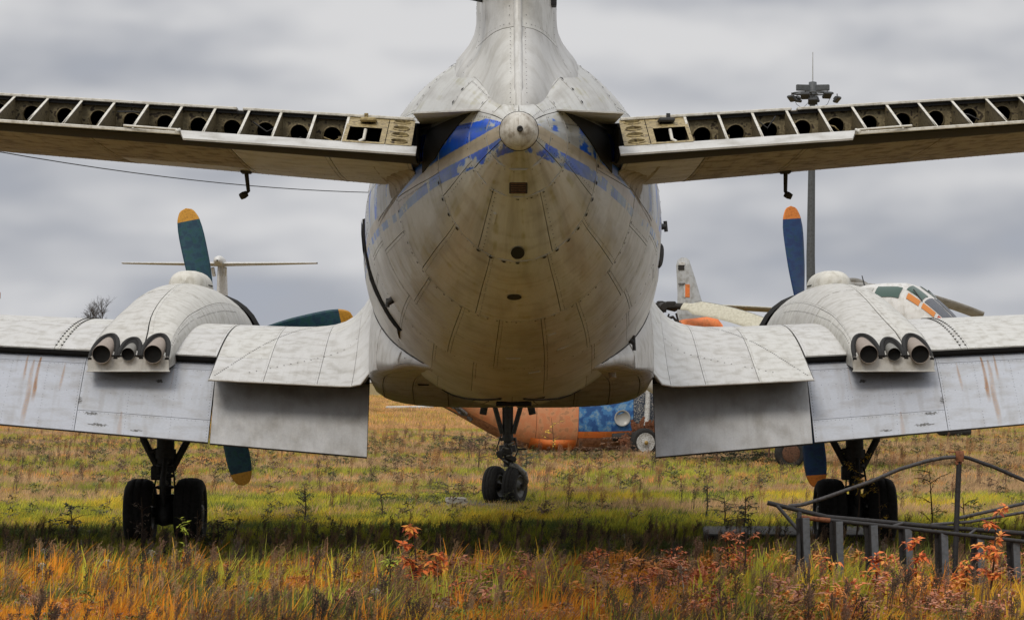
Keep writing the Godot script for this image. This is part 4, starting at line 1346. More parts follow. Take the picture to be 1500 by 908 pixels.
	tube(b, [Vector3(3.1, 4.32, 0.3), Vector3(3.18, 4.0, 0.3), Vector3(3.0, 3.98, 0.3)], 0.035, 7)
	tube(b, [Vector3(2.9, 4.3, 0.2), Vector3(2.8, 4.05, 0.2)], 0.03, 6)
	for q in [[3.3, 3.80, 0.2]]: lathe(b, Vector3(q[0] - 0.25, q[1], 0.2), Vector3(1, 0, 0), [Vector2(0, 0), Vector2(0.14, 0), Vector2(0.14, 0.3), Vector2(0, 0.3)], 12)
	tube(b, [Vector3(2.7, 3.8, 0.3), Vector3(3.0, 3.72, 0.35), Vector3(3.3, 3.75, 0.3)], 0.035, 6)
	obj("gearbox", b.mesh(), M.grime_black, h).position.x = 1.05
	b = Buf.new()
	tube(b, [Vector3(2.6, 4.35, 0), Vector3(2.6, 4.62, 0)], 0.26, 12)
	for k in 5:
		var a := deg_to_rad(22.0 + 72.0 * k)
		var dir := Vector3(cos(a), 0, sin(a))
		tube(b, [Vector3(2.6, 4.52, 0), Vector3(2.6, 4.54, 0) + dir * 0.55, Vector3(2.6, 4.5, 0) + dir * 1.15], [0.12, 0.10, 0.11], 8)
		box(b, Vector3(2.6, 4.62, 0) + dir * 0.4, Vector3(0.3, 0.14, 0.2), Basis(Vector3(0, 1, 0), -a), 0.03)
	obj("rotor_hub", b.mesh(), M.grime_black, h).position.x = 1.05
	for k in 5:
		var a := deg_to_rad([47.0, -16.0, 112.0, 196.0, 262.0][k])
		var dir := Vector3(cos(a), 0, sin(a))
		var acr := Vector3(-sin(a), 0, cos(a))
		var droop: float = [0.045, 0.0052, 0.03, 0.030, 0.02][k]
		var bd := func(side, u, v):
			var r := lerpf(0.9, [7.4, 9.6][k] if k < 2 else 5.5, v)
			var y := 4.56 - droop * r * r
			var th: float = side * 0.055 * sqrt(maxf(0.0, 1.0 - pow(2 * u - 1, 2.0)))
			var wid := 0.26 if r < 1.3 else 0.52
			return Vector3(2.6, y + th + (u - 0.5) * (-0.8 if k == 0 else 0.2) * wid, 0) + dir * r + acr * (u - 0.5) * wid
		b = Buf.new()
		for side in [-1.0, 1.0]: patch(b, func(u, v): return bd.call(side, u, v), 0, 1, 0, 1, 6, 24, bd.call(0.0, 0.5, 0.5))
		obj("rotor_blade", b.mesh(), M.blade_cream, h).position.x = 1.05

# ------------------------------------------------------------------ aircraft further off
func make_far_aircraft() -> void:
	# tee-tailed jet behind the left engine
	var D := 168.0
	var p := at(322, 0, D); p.y = 0
	var j := thing("tee_tail_jet", "distant tee-tailed jet, only its white tailplane and fin showing above the left engine", "jet", p, 0.0)
	var k := D / FPX
	var hh := EYE + (HORIZON - 387) * k
	var b := Buf.new()
	for s in [-1.0, 1.0]:
		var S := func(side, u, v): return Vector3(s * lerpf(0.0, (5.85 if s < 0 else 6.05), u), hh + 0.02 * u + side * lerpf(0.13, 0.05, u) * sqrt(maxf(0, 1 - pow(2 * v - 1, 2))), lerpf(1.2, 1.8, u) - lerpf(2.4, 1.2, u) * v)
		for side in [-1.0, 1.0]: patch(b, func(u, v): return S.call(side, u, v), 0, 1, 0, 1, 6, 6, S.call(0.0, 0.5, 0.5))
	obj("tailplane", b.mesh(), M.white_far, j)
	b = Buf.new()
	lathe(b, Vector3(0, hh + 0.16, 1.6), Vector3(0, 0, -1), [Vector2(0.05, -0.3), Vector2(0.26, 0.0), Vector2(0.34, 0.8), Vector2(0.30, 2.2), Vector2(0.0, 3.4)], 14)
	obj("tail_bullet", b.mesh(), M.white_far, j)
	b = Buf.new()
	var F := func(side, u, v): return Vector3(side * lerpf(0.24, 0.36, 1 - v) * sqrt(maxf(0, u * (1.6 - u))), lerpf(3.6, hh, v), lerpf(2.4, 1.0, v) - lerpf(5.5, 3.0, v) * u)
	for side in [-1.0, 1.0]: patch(b, func(u, v): return F.call(side, u, v), 0, 1, 0, 1, 8, 6, Vector3(0, 6, -1))
	for q in [-0.38, 0.38]: tube(b, [Vector3(q, hh - 0.25, 0.9), Vector3(q * 0.8, hh - 0.75, 0.7)], 0.11, 8)
	obj("fin", b.mesh(), M.white_far, j)
	b = Buf.new()
	lathe(b, Vector3(0, 3.0, 3.0), Vector3(0, 0, -1), [Vector2(0.0, 0.0), Vector2(0.5, 0.8), Vector2(1.1, 4), Vector2(1.4, 8), Vector2(1.4, 26), Vector2(0.9, 31), Vector2(0.0, 33)], 18)
	obj("fuselage", b.mesh(), M.white_far, j)
	b = Buf.new()
	for s in [-1.0, 1.0]: lathe(b, Vector3(s * 2.0, 3.3, -2), Vector3(0, 0, -1), [Vector2(0.45, 0.0), Vector2(0.6, 0.6), Vector2(0.65, 3), Vector2(0.5, 4.2), Vector2(0.2, 4.1)], 14)
	obj("engine_pod", b.mesh(), M.white_far, j)
	b = Buf.new()
	for s in [-1.0, 1.0]: box(b, Vector3(s * 6, 2.1, -14), Vector3(10, 0.25, 3.4), Basis(Vector3(0, 0, 1), s * -0.03), 0.08)
	obj("wing", b.mesh(), M.white_far, j)
	b = Buf.new()
	for s in [-1.0, 1.0]: wheel_mesh(b, Vector3(s * 2.5, 0.45, -15), 0.45, 0.5, Vector3(1, 0, 0))
	tube(b, [Vector3(-2.5, 2.1, -15), Vector3(-2.5, 0.45, -15)], 0.12, 8)
	tube(b, [Vector3(2.5, 2.1, -15), Vector3(2.5, 0.45, -15)], 0.12, 8)
	obj("landing_gear", b.mesh(), M.gear, j)

	# grey swept fin beyond the orange helicopter's rotor
	D = 125.0
	p = at(1010, 0, D); p.y = 0
	var g := thing("grey_jet", "distant grey jet whose swept fin with an orange stripe rises behind the rotor hub", "jet", p, 0.0)
	k = D / FPX
	var prof := []
	for q in [[991, 475], [993, 432], [992, 409], [991, 389], [993, 381], [999, 377], [1006, 377.5], [1010, 381], [1018, 405], [1027, 436], [1040, 475]]:
		prof.append(Vector2((q[0] - 1010) * k, EYE + (HORIZON - q[1]) * k))
	b = Buf.new()
	var c := Vector2(0.0, 6.4)
	for side in [-1.0, 1.0]:
		for i in prof.size():
			var a: Vector2 = prof[i]
			var d: Vector2 = prof[(i + 1) % prof.size()]
			var ai := c.lerp(a, 0.72)
			var di := c.lerp(d, 0.72)
			b.quad(Vector3(a.x, a.y, side * 0.02), Vector3(d.x, d.y, side * 0.02), Vector3(di.x, di.y, side * 0.13), Vector3(ai.x, ai.y, side * 0.13), Vector3(0, 0, side))
			b.quad(Vector3(ai.x, ai.y, side * 0.13), Vector3(di.x, di.y, side * 0.13), Vector3(c.x, c.y, side * 0.16), Vector3((ai.x + c.x) / 2, (ai.y + c.y) / 2, side * 0.145), Vector3(0, 0, side))
	var fin := obj("fin", b.mesh(), M.grey_far, g)
	var plate := func(nm, x0, y0, x1, y1, m):
		var bb := Buf.new()
		box(bb, Vector3(((x0 + x1) / 2 - 1010) * k, EYE + (HORIZON - (y0 + y1) / 2) * k, 0.155), Vector3((x1 - x0) * k, (y1 - y0) * k, 0.05), Basis.IDENTITY, 0.01)
		obj(nm, bb.mesh(), m, fin)
	plate.call("stripe", 1004, 417, 1011, 436, M.orange)
	plate.call("dark_panel", 994, 389, 1003, 396, M.grime_black)
	plate.call("pale_panel", 995, 384, 1004, 388.5, M.white_far)
	plate.call("pale_panel", 1002, 417, 1004, 436, M.white_far)
	plate.call("rudder_tab", 994, 415, 1004, 418, M.gear_grey)
	b = Buf.new()
	lathe(b, Vector3(-3.0, 2.9, 0), Vector3(1, 0, 0), [Vector2(0.5, 0.0), Vector2(0.75, 1.0), Vector2(0.9, 4.0), Vector2(0.9, 10.0), Vector2(0.5, 13.0), Vector2(0.0, 15.0)], 16)
	obj("fuselage", b.mesh(), M.grey_far, g)
	b = Buf.new()
	box(b, Vector3(4, 2.7, 0), Vector3(3.2, 0.2, 9.0), Basis.IDENTITY, 0.06)
	box(b, Vector3(-1.4, 3.1, 0), Vector3(1.4, 0.12, 4.0), Basis.IDENTITY, 0.04)
	obj("wing", b.mesh(), M.grey_far, g)
	b = Buf.new()
	for q in [[3.0, -1.0], [3.0, 1.0], [9.5, 0.0]]:
		tube(b, [Vector3(q[0], 2.5, q[1]), Vector3(q[0], 0.4, q[1])], 0.09, 8)
		wheel_mesh(b, Vector3(q[0], 0.36, q[1]), 0.36, 0.2, Vector3(0, 0, 1))
	obj("landing_gear", b.mesh(), M.gear, g)

func make_cockpit_helicopter() -> void:
	# helicopter whose glazed cockpit looks over the right wing; it points to the right and towards the camera
	var D := 70.0
	var p := at(1318, 0, D); p.y = 0
	var h := thing("glazed_helicopter", "grey helicopter with a glazed cockpit and orange side panes behind the right engine", "helicopter", p, 0.0)
	var k := D / FPX
	# a pixel of the photograph, moved dz metres towards the camera from the helicopter's middle
	var q := func(px, py, dz): return Vector3((px - 1318) * (D - dz) / FPX + (1318 - 750) * (-dz) / FPX, EYE + (HORIZON - py) * (D - dz) / FPX, dz)
	# hull sections from the tail end to the nose along its own heading
	var head := Vector3(0.80, 0, 0.60).normalized()
	var acr := Vector3(-head.z, 0, head.x)          # its right-hand side turned towards the left of the picture
	var T := [[-16.0, 0.25, 3.2, 2.7], [-9.0, 0.5, 3.2, 2.4], [-5.0, 1.2, 3.3, 0.9], [-2.6, 1.28, 4.05, 0.7], [-1.6, 1.22, 4.50, 0.7], [-0.6, 1.14, 4.76, 0.75], [0.25, 1.04, 4.75, 0.85], [0.52, 0.98, 4.66, 0.9], [0.95, 0.88, 4.36, 1.0], [1.5, 0.76, 3.88, 1.15], [2.2, 0.52, 3.0, 1.5], [2.7, 0.12, 2.3, 1.9]]
	var S := func(x, th):
		var w := table(T, x, 1)
		var t := table(T, x, 2)
		var bo := table(T, x, 3)
		var s := sin(th)
		var c := cos(th)
		return head * x + acr * (w * signf(s) * pow(absf(s), 0.7)) + Vector3(0, (t + bo) / 2 - (t - bo) / 2 * signf(c) * pow(absf(c), 0.7), 0)
	var b := Buf.new()
	patch(b, S, -16.0, 2.7, -PI, PI, 60, 32, Vector3(0, 2.5, 0))
	var hull := obj("hull", b.mesh(), M.white_far, h)
	var pane := func(nm, x0, x1, t0, t1, m, lift := 0.012):
		var bb := Buf.new()
		patch(bb, S, x0, x1, t0, t1, 5, 6, head * ((x0 + x1) / 2 - 0.3) + Vector3(0, 2.6, 0), lift, lift)
		obj(nm, bb.mesh(), m, hull)
	pane.call("windscreen", 0.50, 0.92, -3.04, -2.40, M.glass_green)
	pane.call("windscreen", 0.50, 0.92, 2.74, 3.06, M.glass_green)
	pane.call("side_window", -0.28, 0.40, 2.40, 2.74, M.glass_green)
	pane.call("side_window", -0.60, -0.38, 2.38, 2.68, M.window_grey)
	pane.call("side_window", -0.92, -0.70, 2.38, 2.66, M.window_grey)
	pane.call("nose_cover", 0.98, 2.3, -3.13, -1.9, M.slate)
	pane.call("nose_cover", 0.98, 2.3, 2.73, 3.13, M.slate)
	pane.call("orange_pane", 0.58, 0.90, 2.47, 2.66, M.amber)
	pane.call("orange_pane", 0.97, 1.30, 2.48, 2.67, M.amber)
	pane.call("orange_pane", 1.37, 1.60, 2.44, 2.67, M.red_glass)
	for s in [-1.0, 1.0]:
		b = Buf.new()
		tube(b, [S.call(0.93, s * 2.7) + Vector3(0, 0.0, 0.03), S.call(0.62, s * 2.86) + Vector3(0, 0.02, 0.06)], 0.015, 5)
		obj("wiper", b.mesh(), M.dark, hull)
	b = Buf.new()
	tube(b, [S.call(-1.0, PI), S.call(-1.05, PI) + Vector3(-0.03, 0.30, 0)], [0.022, 0.012], 6)
	obj("aerial", b.mesh(), M.dark, hull)
	b = Buf.new()
	for s in [-0.75, 0.75]: lathe(b, head * -2.2 + acr * s * 0.6 + Vector3(0, 4.32, 0), head, [Vector2(0.0, 0.0), Vector2(0.22, 0.2), Vector2(0.30, 0.8), Vector2(0.27, 1.2), Vector2(0.20, 1.25), Vector2(0.18, 1.0), Vector2(0.0, 0.9)], 14)
	obj("engine_cowl", b.mesh(), M.white_far, h)
	b = Buf.new()
	tube(b, [head * -2.0 + Vector3(0, 3.8, 0), head * -2.0 + Vector3(0, 4.72, 0)], 0.2, 10)
	obj("rotor_mast", b.mesh(), M.grime_black, h)
	# drooping blades
	var root := head * -2.0 + Vector3(0, 4.72, 0)
	for e in [[q.call(1440, 463, -1.5), 1.0], [q.call(1262, 421, -2.0), 0.6]]:
		var tip: Vector3 = e[0]
		var dir := tip - root
		var side := Vector3(-dir.z, 0, dir.x).normalized()
		b = Buf.new()
		var bd := func(s, u, v):
			var c := root.lerp(tip, v) + Vector3(0, 0.6 * e[1] * 4.0 * v * (1 - v) * 0.35, 0)
			return c + side * (u - 0.5) * 0.52 + Vector3(0, s * 0.05 * sqrt(maxf(0.0, 1 - pow(2 * u - 1, 2))) + (u - 0.5) * 0.20, 0)
		for s in [-1.0, 1.0]: patch(b, func(u, v): return bd.call(s, u, v), 0, 1, 0, 1, 6, 16, bd.call(0.0, 0.5, 0.5))
		obj("rotor_blade", b.mesh(), M.white_far, h)
	# wheel seen under the inner flap
	b = Buf.new()
	var wc: Vector3 = q.call(1157, 668, 0.2)
	wc.y = 0.40
	wheel_mesh(b, wc, 0.40, 0.24, Vector3(0.25, 0, 1).normalized())
	obj("tyre", b.mesh(), M.rubber, h)
	b = Buf.new()
	lathe(b, wc, Vector3(0.25, 0, 1).normalized(), [Vector2(0.25, 0.09), Vector2(0.23, 0.13), Vector2(0.1, 0.1), Vector2(0.0, 0.12)], 18)
	obj("wheel_rim", b.mesh(), M.rust_dark, h)
	b = Buf.new()
	tube(b, [wc + Vector3(0, 0, -0.2), wc + Vector3(0.55, 0.5, -0.4), wc + Vector3(2.2, 1.0, -0.3)], 0.06, 7)
	tube(b, [wc + Vector3(-0.55, -0.1, 0.1), wc + Vector3(-0.5, 0.42, 0.1), wc + Vector3(0.1, 0.52, 0.1), wc + Vector3(0.6, 0.36, 0)], 0.03, 6)
	tube(b, [wc + Vector3(0.62, 1.5, -0.3), wc + Vector3(0.60, -0.2, -0.3)], 0.08, 7)
	obj("gear_leg", b.mesh(), M.rust_dark, h)

# ------------------------------------------------------------------ mast, frame, bits in the grass
func make_mast() -> void:
	var D := 150.0
	var k := D / FPX
	var p := at(1190, 0, D); p.y = 0
	var m := thing("floodlight_mast", "tall grey floodlight mast with a ring of lamps, behind the right propeller", "floodlight mast", p)
	var b := Buf.new()
	var top := EYE + (HORIZON - 122) * k
	tube(b, [Vector3(0, 0, 0), Vector3(-0.06, 9, 0), Vector3(0.08, top, 0)], [0.30, 0.235, 0.15], 12)
	obj("pole", b.mesh(), M.mast, m)
	b = Buf.new()
	tube(b, [Vector3(0.08, top, 0), Vector3(0.09, top + 1.75, 0)], [0.035, 0.02], 7)
	obj("lightning_rod", b.mesh(), M.grey_far, m)
	b = Buf.new()
	box(b, Vector3(-0.42, top - 0.22, 0.1), Vector3(0.86, 0.34, 0.22), Basis(Vector3(0, 1, 0), 0.25), 0.03)
	box(b, Vector3(0.56, top - 0.22, 0.1), Vector3(0.86, 0.34, 0.22), Basis(Vector3(0, 1, 0), -0.25), 0.03)
	lathe(b, Vector3(0.08, top - 0.35, 0), Vector3(0, 1, 0), [Vector2(0.0, -0.25), Vector2(0.22, -0.25), Vector2(0.22, 0.45), Vector2(0.0, 0.5)], 12)
	obj("head_frame", b.mesh(), M.mast, m)
	b = Buf.new()
	var ring := []
	for j in 25: ring.append(Vector3(0.08 + 1.12 * cos(j * TAU / 24), top - 0.52 + 0.0 * j, 0.9 * sin(j * TAU / 24)))
	tube(b, ring, 0.045, 6, false)
	for j in 4: tube(b, [Vector3(0.08, top - 0.52, 0), Vector3(0.08 + 1.1 * cos(j * TAU / 4 + 0.4), top - 0.52, 0.9 * sin(j * TAU / 4 + 0.4))], 0.035, 6)
	obj("lamp_ring", b.mesh(), M.mast, m)
	for o in [[-1.18, -0.82, 0.2, 1.1], [-0.5, -0.75, 0.85, 0.3], [-0.1, -1.05, 0.9, 0.1], [0.72, -0.70, 0.7, -0.4], [1.32, -0.88, 0.2, -1.1], [0.2, -0.75, -0.9, 2.9], [-0.8, -0.78, -0.6, 2.3]]:
		b = Buf.new()
		var bs := Basis(Vector3(0, 1, 0), -o[3]) * Basis(Vector3(1, 0, 0), 0.75)
		var c := Vector3(0.08 + o[0], top + o[1], o[2])
		box(b, c, Vector3(0.52, 0.42, 0.16), bs, 0.04)
		box(b, c - bs.z * 0.12, Vector3(0.3, 0.22, 0.12), bs, 0.03)
		tube(b, [c, c + Vector3(0, 0.32, 0)], 0.03, 6)
		obj("floodlight", b.mesh(), M.mast_dark, m)
	b = Buf.new()
	for s in [-1.0, 1.0]: tube(b, [Vector3(s * 1.0, top - 0.8, 0.4), Vector3(s * 0.85, top - 1.15, 0.3), Vector3(s * 0.5, top - 1.38, 0.2), Vector3(s * 0.15, top - 1.0, 0.1)], 0.014, 5)
	obj("lamp_cable", b.mesh(), M.dark, m)

func make_ladder() -> void:
	var base := at(1330, 0, 29.6); base.y = 0
	var lad := thing("boarding_ladder", "rusty grey metal boarding ladder lying on its side in the near grass", "ladder", base)
	var P := func(px, py, d): return at(px, py, d) - base
	var bar := func(nm, pts, r, m, seg := 8):
		var b := Buf.new()
		tube(b, pts, r, seg)
		return obj(nm, b.mesh(), m, lad)
	bar.call("far_rail", [P.call(1124, 736, 30.1), P.call(1212, 757, 30.05), P.call(1358, 770, 30.0), P.call(1500, 781, 29.95), P.call(1680, 795, 29.9)], 0.026, M.frame_dark)
	bar.call("near_rail", [P.call(1172, 757, 29.5), P.call(1304, 771, 29.45), P.call(1500, 793, 29.4), P.call(1680, 813, 29.35)], 0.022, M.frame_dark)
	bar.call("near_rail", [P.call(1174, 757.5, 29.48), P.call(1216, 762, 29.47)], 0.026, M.rust)
	bar.call("handrail", [P.call(1155, 741, 30.1), P.call(1175, 739, 30.1), P.call(1205, 730, 30.08), P.call(1236, 719, 30.06), P.call(1276, 705, 30.04), P.call(1318, 687, 30.02), P.call(1358, 675, 30.0), P.call(1385, 670, 30.0), P.call(1402, 669, 30.0)], 0.021, M.frame_grey)
	bar.call("handrail", [P.call(1405, 668, 30.0), P.call(1420, 671, 30.0), P.call(1456, 684, 29.95), P.call(1500, 703, 29.9), P.call(1580, 745, 29.9), P.call(1640, 790, 29.9)], 0.021, M.frame_dark)
	bar.call("upright_post", [P.call(1406, 662, 30.0), P.call(1403, 720, 30.0), P.call(1397, 866, 29.9)], 0.030, M.frame_dark)
	bar.call("corner_post", [P.call(1171, 750, 29.6), P.call(1168, 868, 29.2)], 0.026, M.frame_dark)
	bar.call("corner_brace", [P.call(1139, 741, 30.05), P.call(1170, 777, 29.6)], 0.020, M.frame_dark)
	bar.call("tie_rod", [P.call(1402, 759, 30.0), P.call(1500, 737, 30.2), P.call(1680, 697, 30.5)], 0.019, M.frame_grey)
	bar.call("tie_rod", [P.call(1364, 768, 30.0), P.call(1420, 764, 30.0), P.call(1500, 750, 30.1), P.call(1680, 715, 30.4)], 0.017, M.frame_grey)
	bar.call("cross_piece", [P.call(1304, 771, 29.45), P.call(1322, 766, 30.0)], 0.014, M.frame_grey)
	bar.call("cross_piece", [P.call(1417, 784, 29.42), P.call(1429, 775, 29.97)], 0.014, M.frame_grey)
	var b := Buf.new()
	lathe(b, P.call(1406, 668, 30.0), Vector3(0, 1, 0), [Vector2(0.0, -0.06), Vector2(0.045, -0.06), Vector2(0.05, 0.0), Vector2(0.045, 0.055), Vector2(0.0, 0.06)], 10)
	box(b, P.call(1395, 662, 30.0), Vector3(0.12, 0.012, 0.03), Basis(Vector3(0, 0, 1), -0.1))
	box(b, P.call(1404, 678, 30.0), Vector3(0.07, 0.05, 0.05), Basis.IDENTITY, 0.01)
	obj("post_cap", b.mesh(), M.rust, lad)
	var k := 0
	for px in [1179, 1228, 1279, 1329, 1382, 1435, 1487, 1539, 1592, 1645]:
		var py: float = 757.5 + (px - 1172) * 0.110
		var a: Vector3 = P.call(px, py, 29.42)
		var hgt := 0.86 + 0.03 * sin(k * 2.1)
		var lean := -0.030 + 0.012 * sin(k * 1.7)
		b = Buf.new()
		var bs := Basis(Vector3(0, 0, 1), -lean) * Basis(Vector3(0, 1, 0), 0.28)
		var mid := a + bs * Vector3(0, -hgt / 2, 0)
		box(b, mid + bs * Vector3(0.012, 0, 0.0), Vector3(0.078, hgt, 0.010), bs, 0.002)
		obj("step", b.mesh(), M.step_grey, lad)
		b = Buf.new()
		box(b, mid + bs * Vector3(-0.030, 0, -0.045), Vector3(0.012, hgt, 0.09), bs, 0.002)
		box(b, mid + bs * Vector3(0.052, 0, -0.03), Vector3(0.008, hgt, 0.05), bs, 0.002)
		box(b, mid + bs * Vector3(-0.052, 0, -0.07), Vector3(0.045, hgt, 0.012), bs, 0.002)
		obj("step_flange", b.mesh(), M.frame_dark, lad)
		k += 1

func make_bits() -> void:
	var b := Buf.new()
	var o: Node3D
	box(b, Vector3(0, 0.06, 0), Vector3(0.34, 0.17, 0.3), Basis(Vector3(0, 1, 0), 0.2), 0.012)
	o = obj("wheel_chock", b.mesh(), M.concrete)
	o.position = at(668, 0, 48.6); o.position.y = 0.06
	tag(o, "pale concrete block lying left of the nose wheel", "block")
	b = Buf.new()
	box(b, Vector3(0, 0.0, 0), Vector3(2.0, 0.14, 1.9), Basis(Vector3(0, 1, 0), 0.03), 0.02)
	o = obj("concrete_slab", b.mesh(), M.concrete_dark)
	o.position = at(676, 0, 49.6); o.position.y = 0.0
	tag(o, "dark concrete slab in the grass under the nose wheel", "slab")
	b = Buf.new()
	box(b, Vector3(0, 0.0, 0), Vector3(2.4, 0.16, 2.2), Basis(Vector3(0, 1, 0), -0.06), 0.02)
	o = obj("concrete_slab", b.mesh(), M.concrete_dark)
	o.position = at(1150, 0, 40.2); o.position.y = 0.02
	tag(o, "broken concrete slab beside the right main wheels", "slab")
	b = Buf.new()
	lathe(b, Vector3(0, 0.16, 0), Vector3(0.02, 1, 0.04).normalized(), [Vector2(0.34, -0.10), Vector2(0.42, -0.15), Vector2(0.56, -0.16), Vector2(0.64, -0.10), Vector2(0.66, 0.0), Vector2(0.64, 0.10), Vector2(0.56, 0.16), Vector2(0.42, 0.15), Vector2(0.34, 0.10)], 30)
	o = obj("discarded_tyre", b.mesh(), M.rubber)
	o.position = at(1398, 0, 104.0); o.position.y = 0.12
	tag(o, "black tyre lying flat in the field under the right wing", "tyre")
	b = Buf.new()
	box(b, Vector3(0, 0.12, 0), Vector3(3.4, 0.16, 1.2), Basis(Vector3(0, 0, 1), 0.01), 0.03)
	o = obj("metal_sheet", b.mesh(), M.white_far)
	o.position = at(600, 0, 196.0); o.position.y = 0.06
	tag(o, "pale metal panel lying far off in the field, left of the orange helicopter", "panel")

# ------------------------------------------------------------------ plants
func leaf(b: Buf, p: Vector3, dir: Vector3, up: Vector3, l: float, w: float) -> void:
	var s := dir.cross(up).normalized()
	var n := s.cross(dir).normalized()
	var a := b.v.size()
	b.vert(p, n); b.vert(p + dir * l * 0.45 + s * w * 0.5 + n * 0.06 * l, n); b.vert(p + dir * l * 0.45 - s * w * 0.5 + n * 0.06 * l, n); b.vert(p + dir * l - n * 0.08 * l, n)
	b.tri(a, a + 1, a + 2); b.tri(a + 1, a + 3, a + 2)

func tuft(blades: int, spread: float, lean: float, wid: float, r: RandomNumberGenerator) -> ArrayMesh:
	var b := Buf.new()
	for k in blades:
		var a := r.randf() * TAU
		var p := Vector3(cos(a), 0, sin(a)) * spread * sqrt(r.randf())
		var l := r.randf_range(0.55, 1.0)
		var out := Vector3(cos(a) * 0.28 + lean + r.randf_range(-0.18, 0.18), 0, sin(a) * 0.28 + r.randf_range(-0.15, 0.15))
		var fc := r.randf() * TAU
		var side := Vector3(cos(fc), 0, sin(fc))
		var prev := -1
		for j in 4:
			var t := j / 3.0
			var c := p + Vector3(0, l * (t - 0.16 * t * t * out.length() * 2.0), 0) + out * l * t * t
			var w := wid * (1.0 - 0.85 * t) * (0.7 + 0.6 * r.randf())
			var n := side.cross(Vector3(0, 1, 0)).normalized()
			var q := b.v.size()
			b.vert(c - side * w, n); b.vert(c + side * w, n)
			if prev >= 0:
				b.tri(prev, prev + 1, q + 1); b.tri(prev, q + 1, q)
			prev = q
	return b.mesh()

func stalk(r: RandomNumberGenerator, kind: int) -> ArrayMesh:       # 0 seed plume, 1 leafy weed, 2 flat flower head
	var b := Buf.new()
	for s in (3 if kind == 0 else 1):
		var p := Vector3(r.randf_range(-0.08, 0.08), 0, r.randf_range(-0.08, 0.08))
		var le := Vector3(r.randf_range(-0.08, 0.2), 0, r.randf_range(-0.1, 0.1))
		var hgt := r.randf_range(0.75, 1.0)
		var pts := []
		for j in 5:
			var t := j / 4.0
			pts.append(p + Vector3(0, hgt * t, 0) + le * t * t)
		tube(b, pts, [0.010, 0.009, 0.008, 0.006, 0.004], 4, false)
		if kind == 0:
			for j in 12:
				var t := 0.62 + 0.38 * j / 12.0
				var c := p + Vector3(0, hgt * t, 0) + le * t * t
				var a := r.randf() * TAU
				var e := c + Vector3(cos(a) * 0.11 + 0.05, r.randf_range(0.03, 0.12), sin(a) * 0.11) * (1.5 - t)
				tube(b, [c, e], [0.004, 0.002], 3, false)
				for q in 3: leaf(b, c.lerp(e, 0.4 + 0.3 * q), Vector3(r.randf_range(-0.7, 0.9), r.randf_range(-0.2, 0.8), r.randf_range(-0.6, 0.6)).normalized(), Vector3(0.3, 0.2, 1), 0.045, 0.016)
		elif kind == 1:
			for m in 9:
				var t0 := r.randf_range(0.1, 0.95)
				var c := p + Vector3(0, hgt * t0, 0) + le * t0 * t0
				var a := r.randf() * TAU
				var e := c + Vector3(cos(a) * 0.42, r.randf_range(0.05, 0.4), sin(a) * 0.42) * (1.15 - 0.7 * t0)
				tube(b, [c, e], [0.008, 0.003], 3, false)
				for j in 9:
					var q := c.lerp(e, r.randf_range(0.15, 1.05))
					leaf(b, q, Vector3(r.randf_range(-1, 1), r.randf_range(-0.5, 0.8), r.randf_range(-1, 1)).normalized(), Vector3(0.2, 1, 0.1), r.randf_range(0.09, 0.19), r.randf_range(0.04, 0.075))
		else:
			var c := p + Vector3(0, hgt, 0) + le
			for j in 20:
				var a := r.randf() * TAU
				var q := r.randf_range(0.0, 0.085)
				var e := c + Vector3(cos(a) * q, 0.03 - q * 0.7 + r.randf_range(-0.015, 0.015), sin(a) * q)
				leaf(b, e, Vector3(cos(a), 0.15, sin(a)).normalized(), Vector3(0.3, 1, 0.2), 0.04, 0.03)
				if j % 3 == 0: tube(b, [c - Vector3(0, 0.12, 0), e], [0.004, 0.003], 3, false)
	return b.mesh()

var n_patch := FastNoiseLite.new()
var n_band := FastNoiseLite.new()
func field_color(x: float, d: float, r: RandomNumberGenerator) -> Color:
	var a := n_patch.get_noise_2d(x * 1.0, d * 0.8) + r.randf_range(-0.34, 0.34)
	var g := n_band.get_noise_2d(x * 0.35, d * 0.8) + r.randf_range(-0.30, 0.30)
	var straw := Color(0.50, 0.335, 0.18)
	var orange := Color(0.80, 0.31, 0.025)
	var gold := Color(0.76, 0.46, 0.04)
	var green := Color(0.44, 0.44, 0.045)
	var deep := Color(0.12, 0.16, 0.035)
	var brown := Color(0.26, 0.145, 0.075)
	var c: Color
	if d < 33.5:
		var rightness := smoothstep(0.5, 3.0, x)
		if a > 0.12 + 0.26 * rightness: c = orange
		elif a > -0.02 + 0.12 * rightness: c = gold
		elif g > 0.16: c = green
		elif g < -0.14: c = deep
		else: c = brown
	elif d < 42.0:
		if a > 0.20: c = green
		elif g < -0.06: c = deep
		elif a < -0.16: c = brown
		else: c = green.lerp(deep, 0.4)
	elif d < 54.0:
		if g > 0.20: c = straw
		elif a > 0.20: c = gold.lerp(green, 0.5)
		elif a < -0.28: c = deep
		else: c = green
	else:
		if g > 0.06: c = straw
		elif a > 0.26: c = orange.lerp(straw, 0.5)
		elif a < -0.24: c = green.lerp(deep, 0.5)
		elif g < -0.13: c = green.lerp(brown, 0.15)
		else: c = brown.lerp(straw, 0.6)
		c = c * 0.88
		if d > 120.0: c = c.lerp(orange.lerp(straw, 0.5), 0.4)
	var v := r.randf_range(0.65, 1.6)
	return Color(minf(c.r * v, 0.95), minf(c.g * v, 0.85), c.b * v)

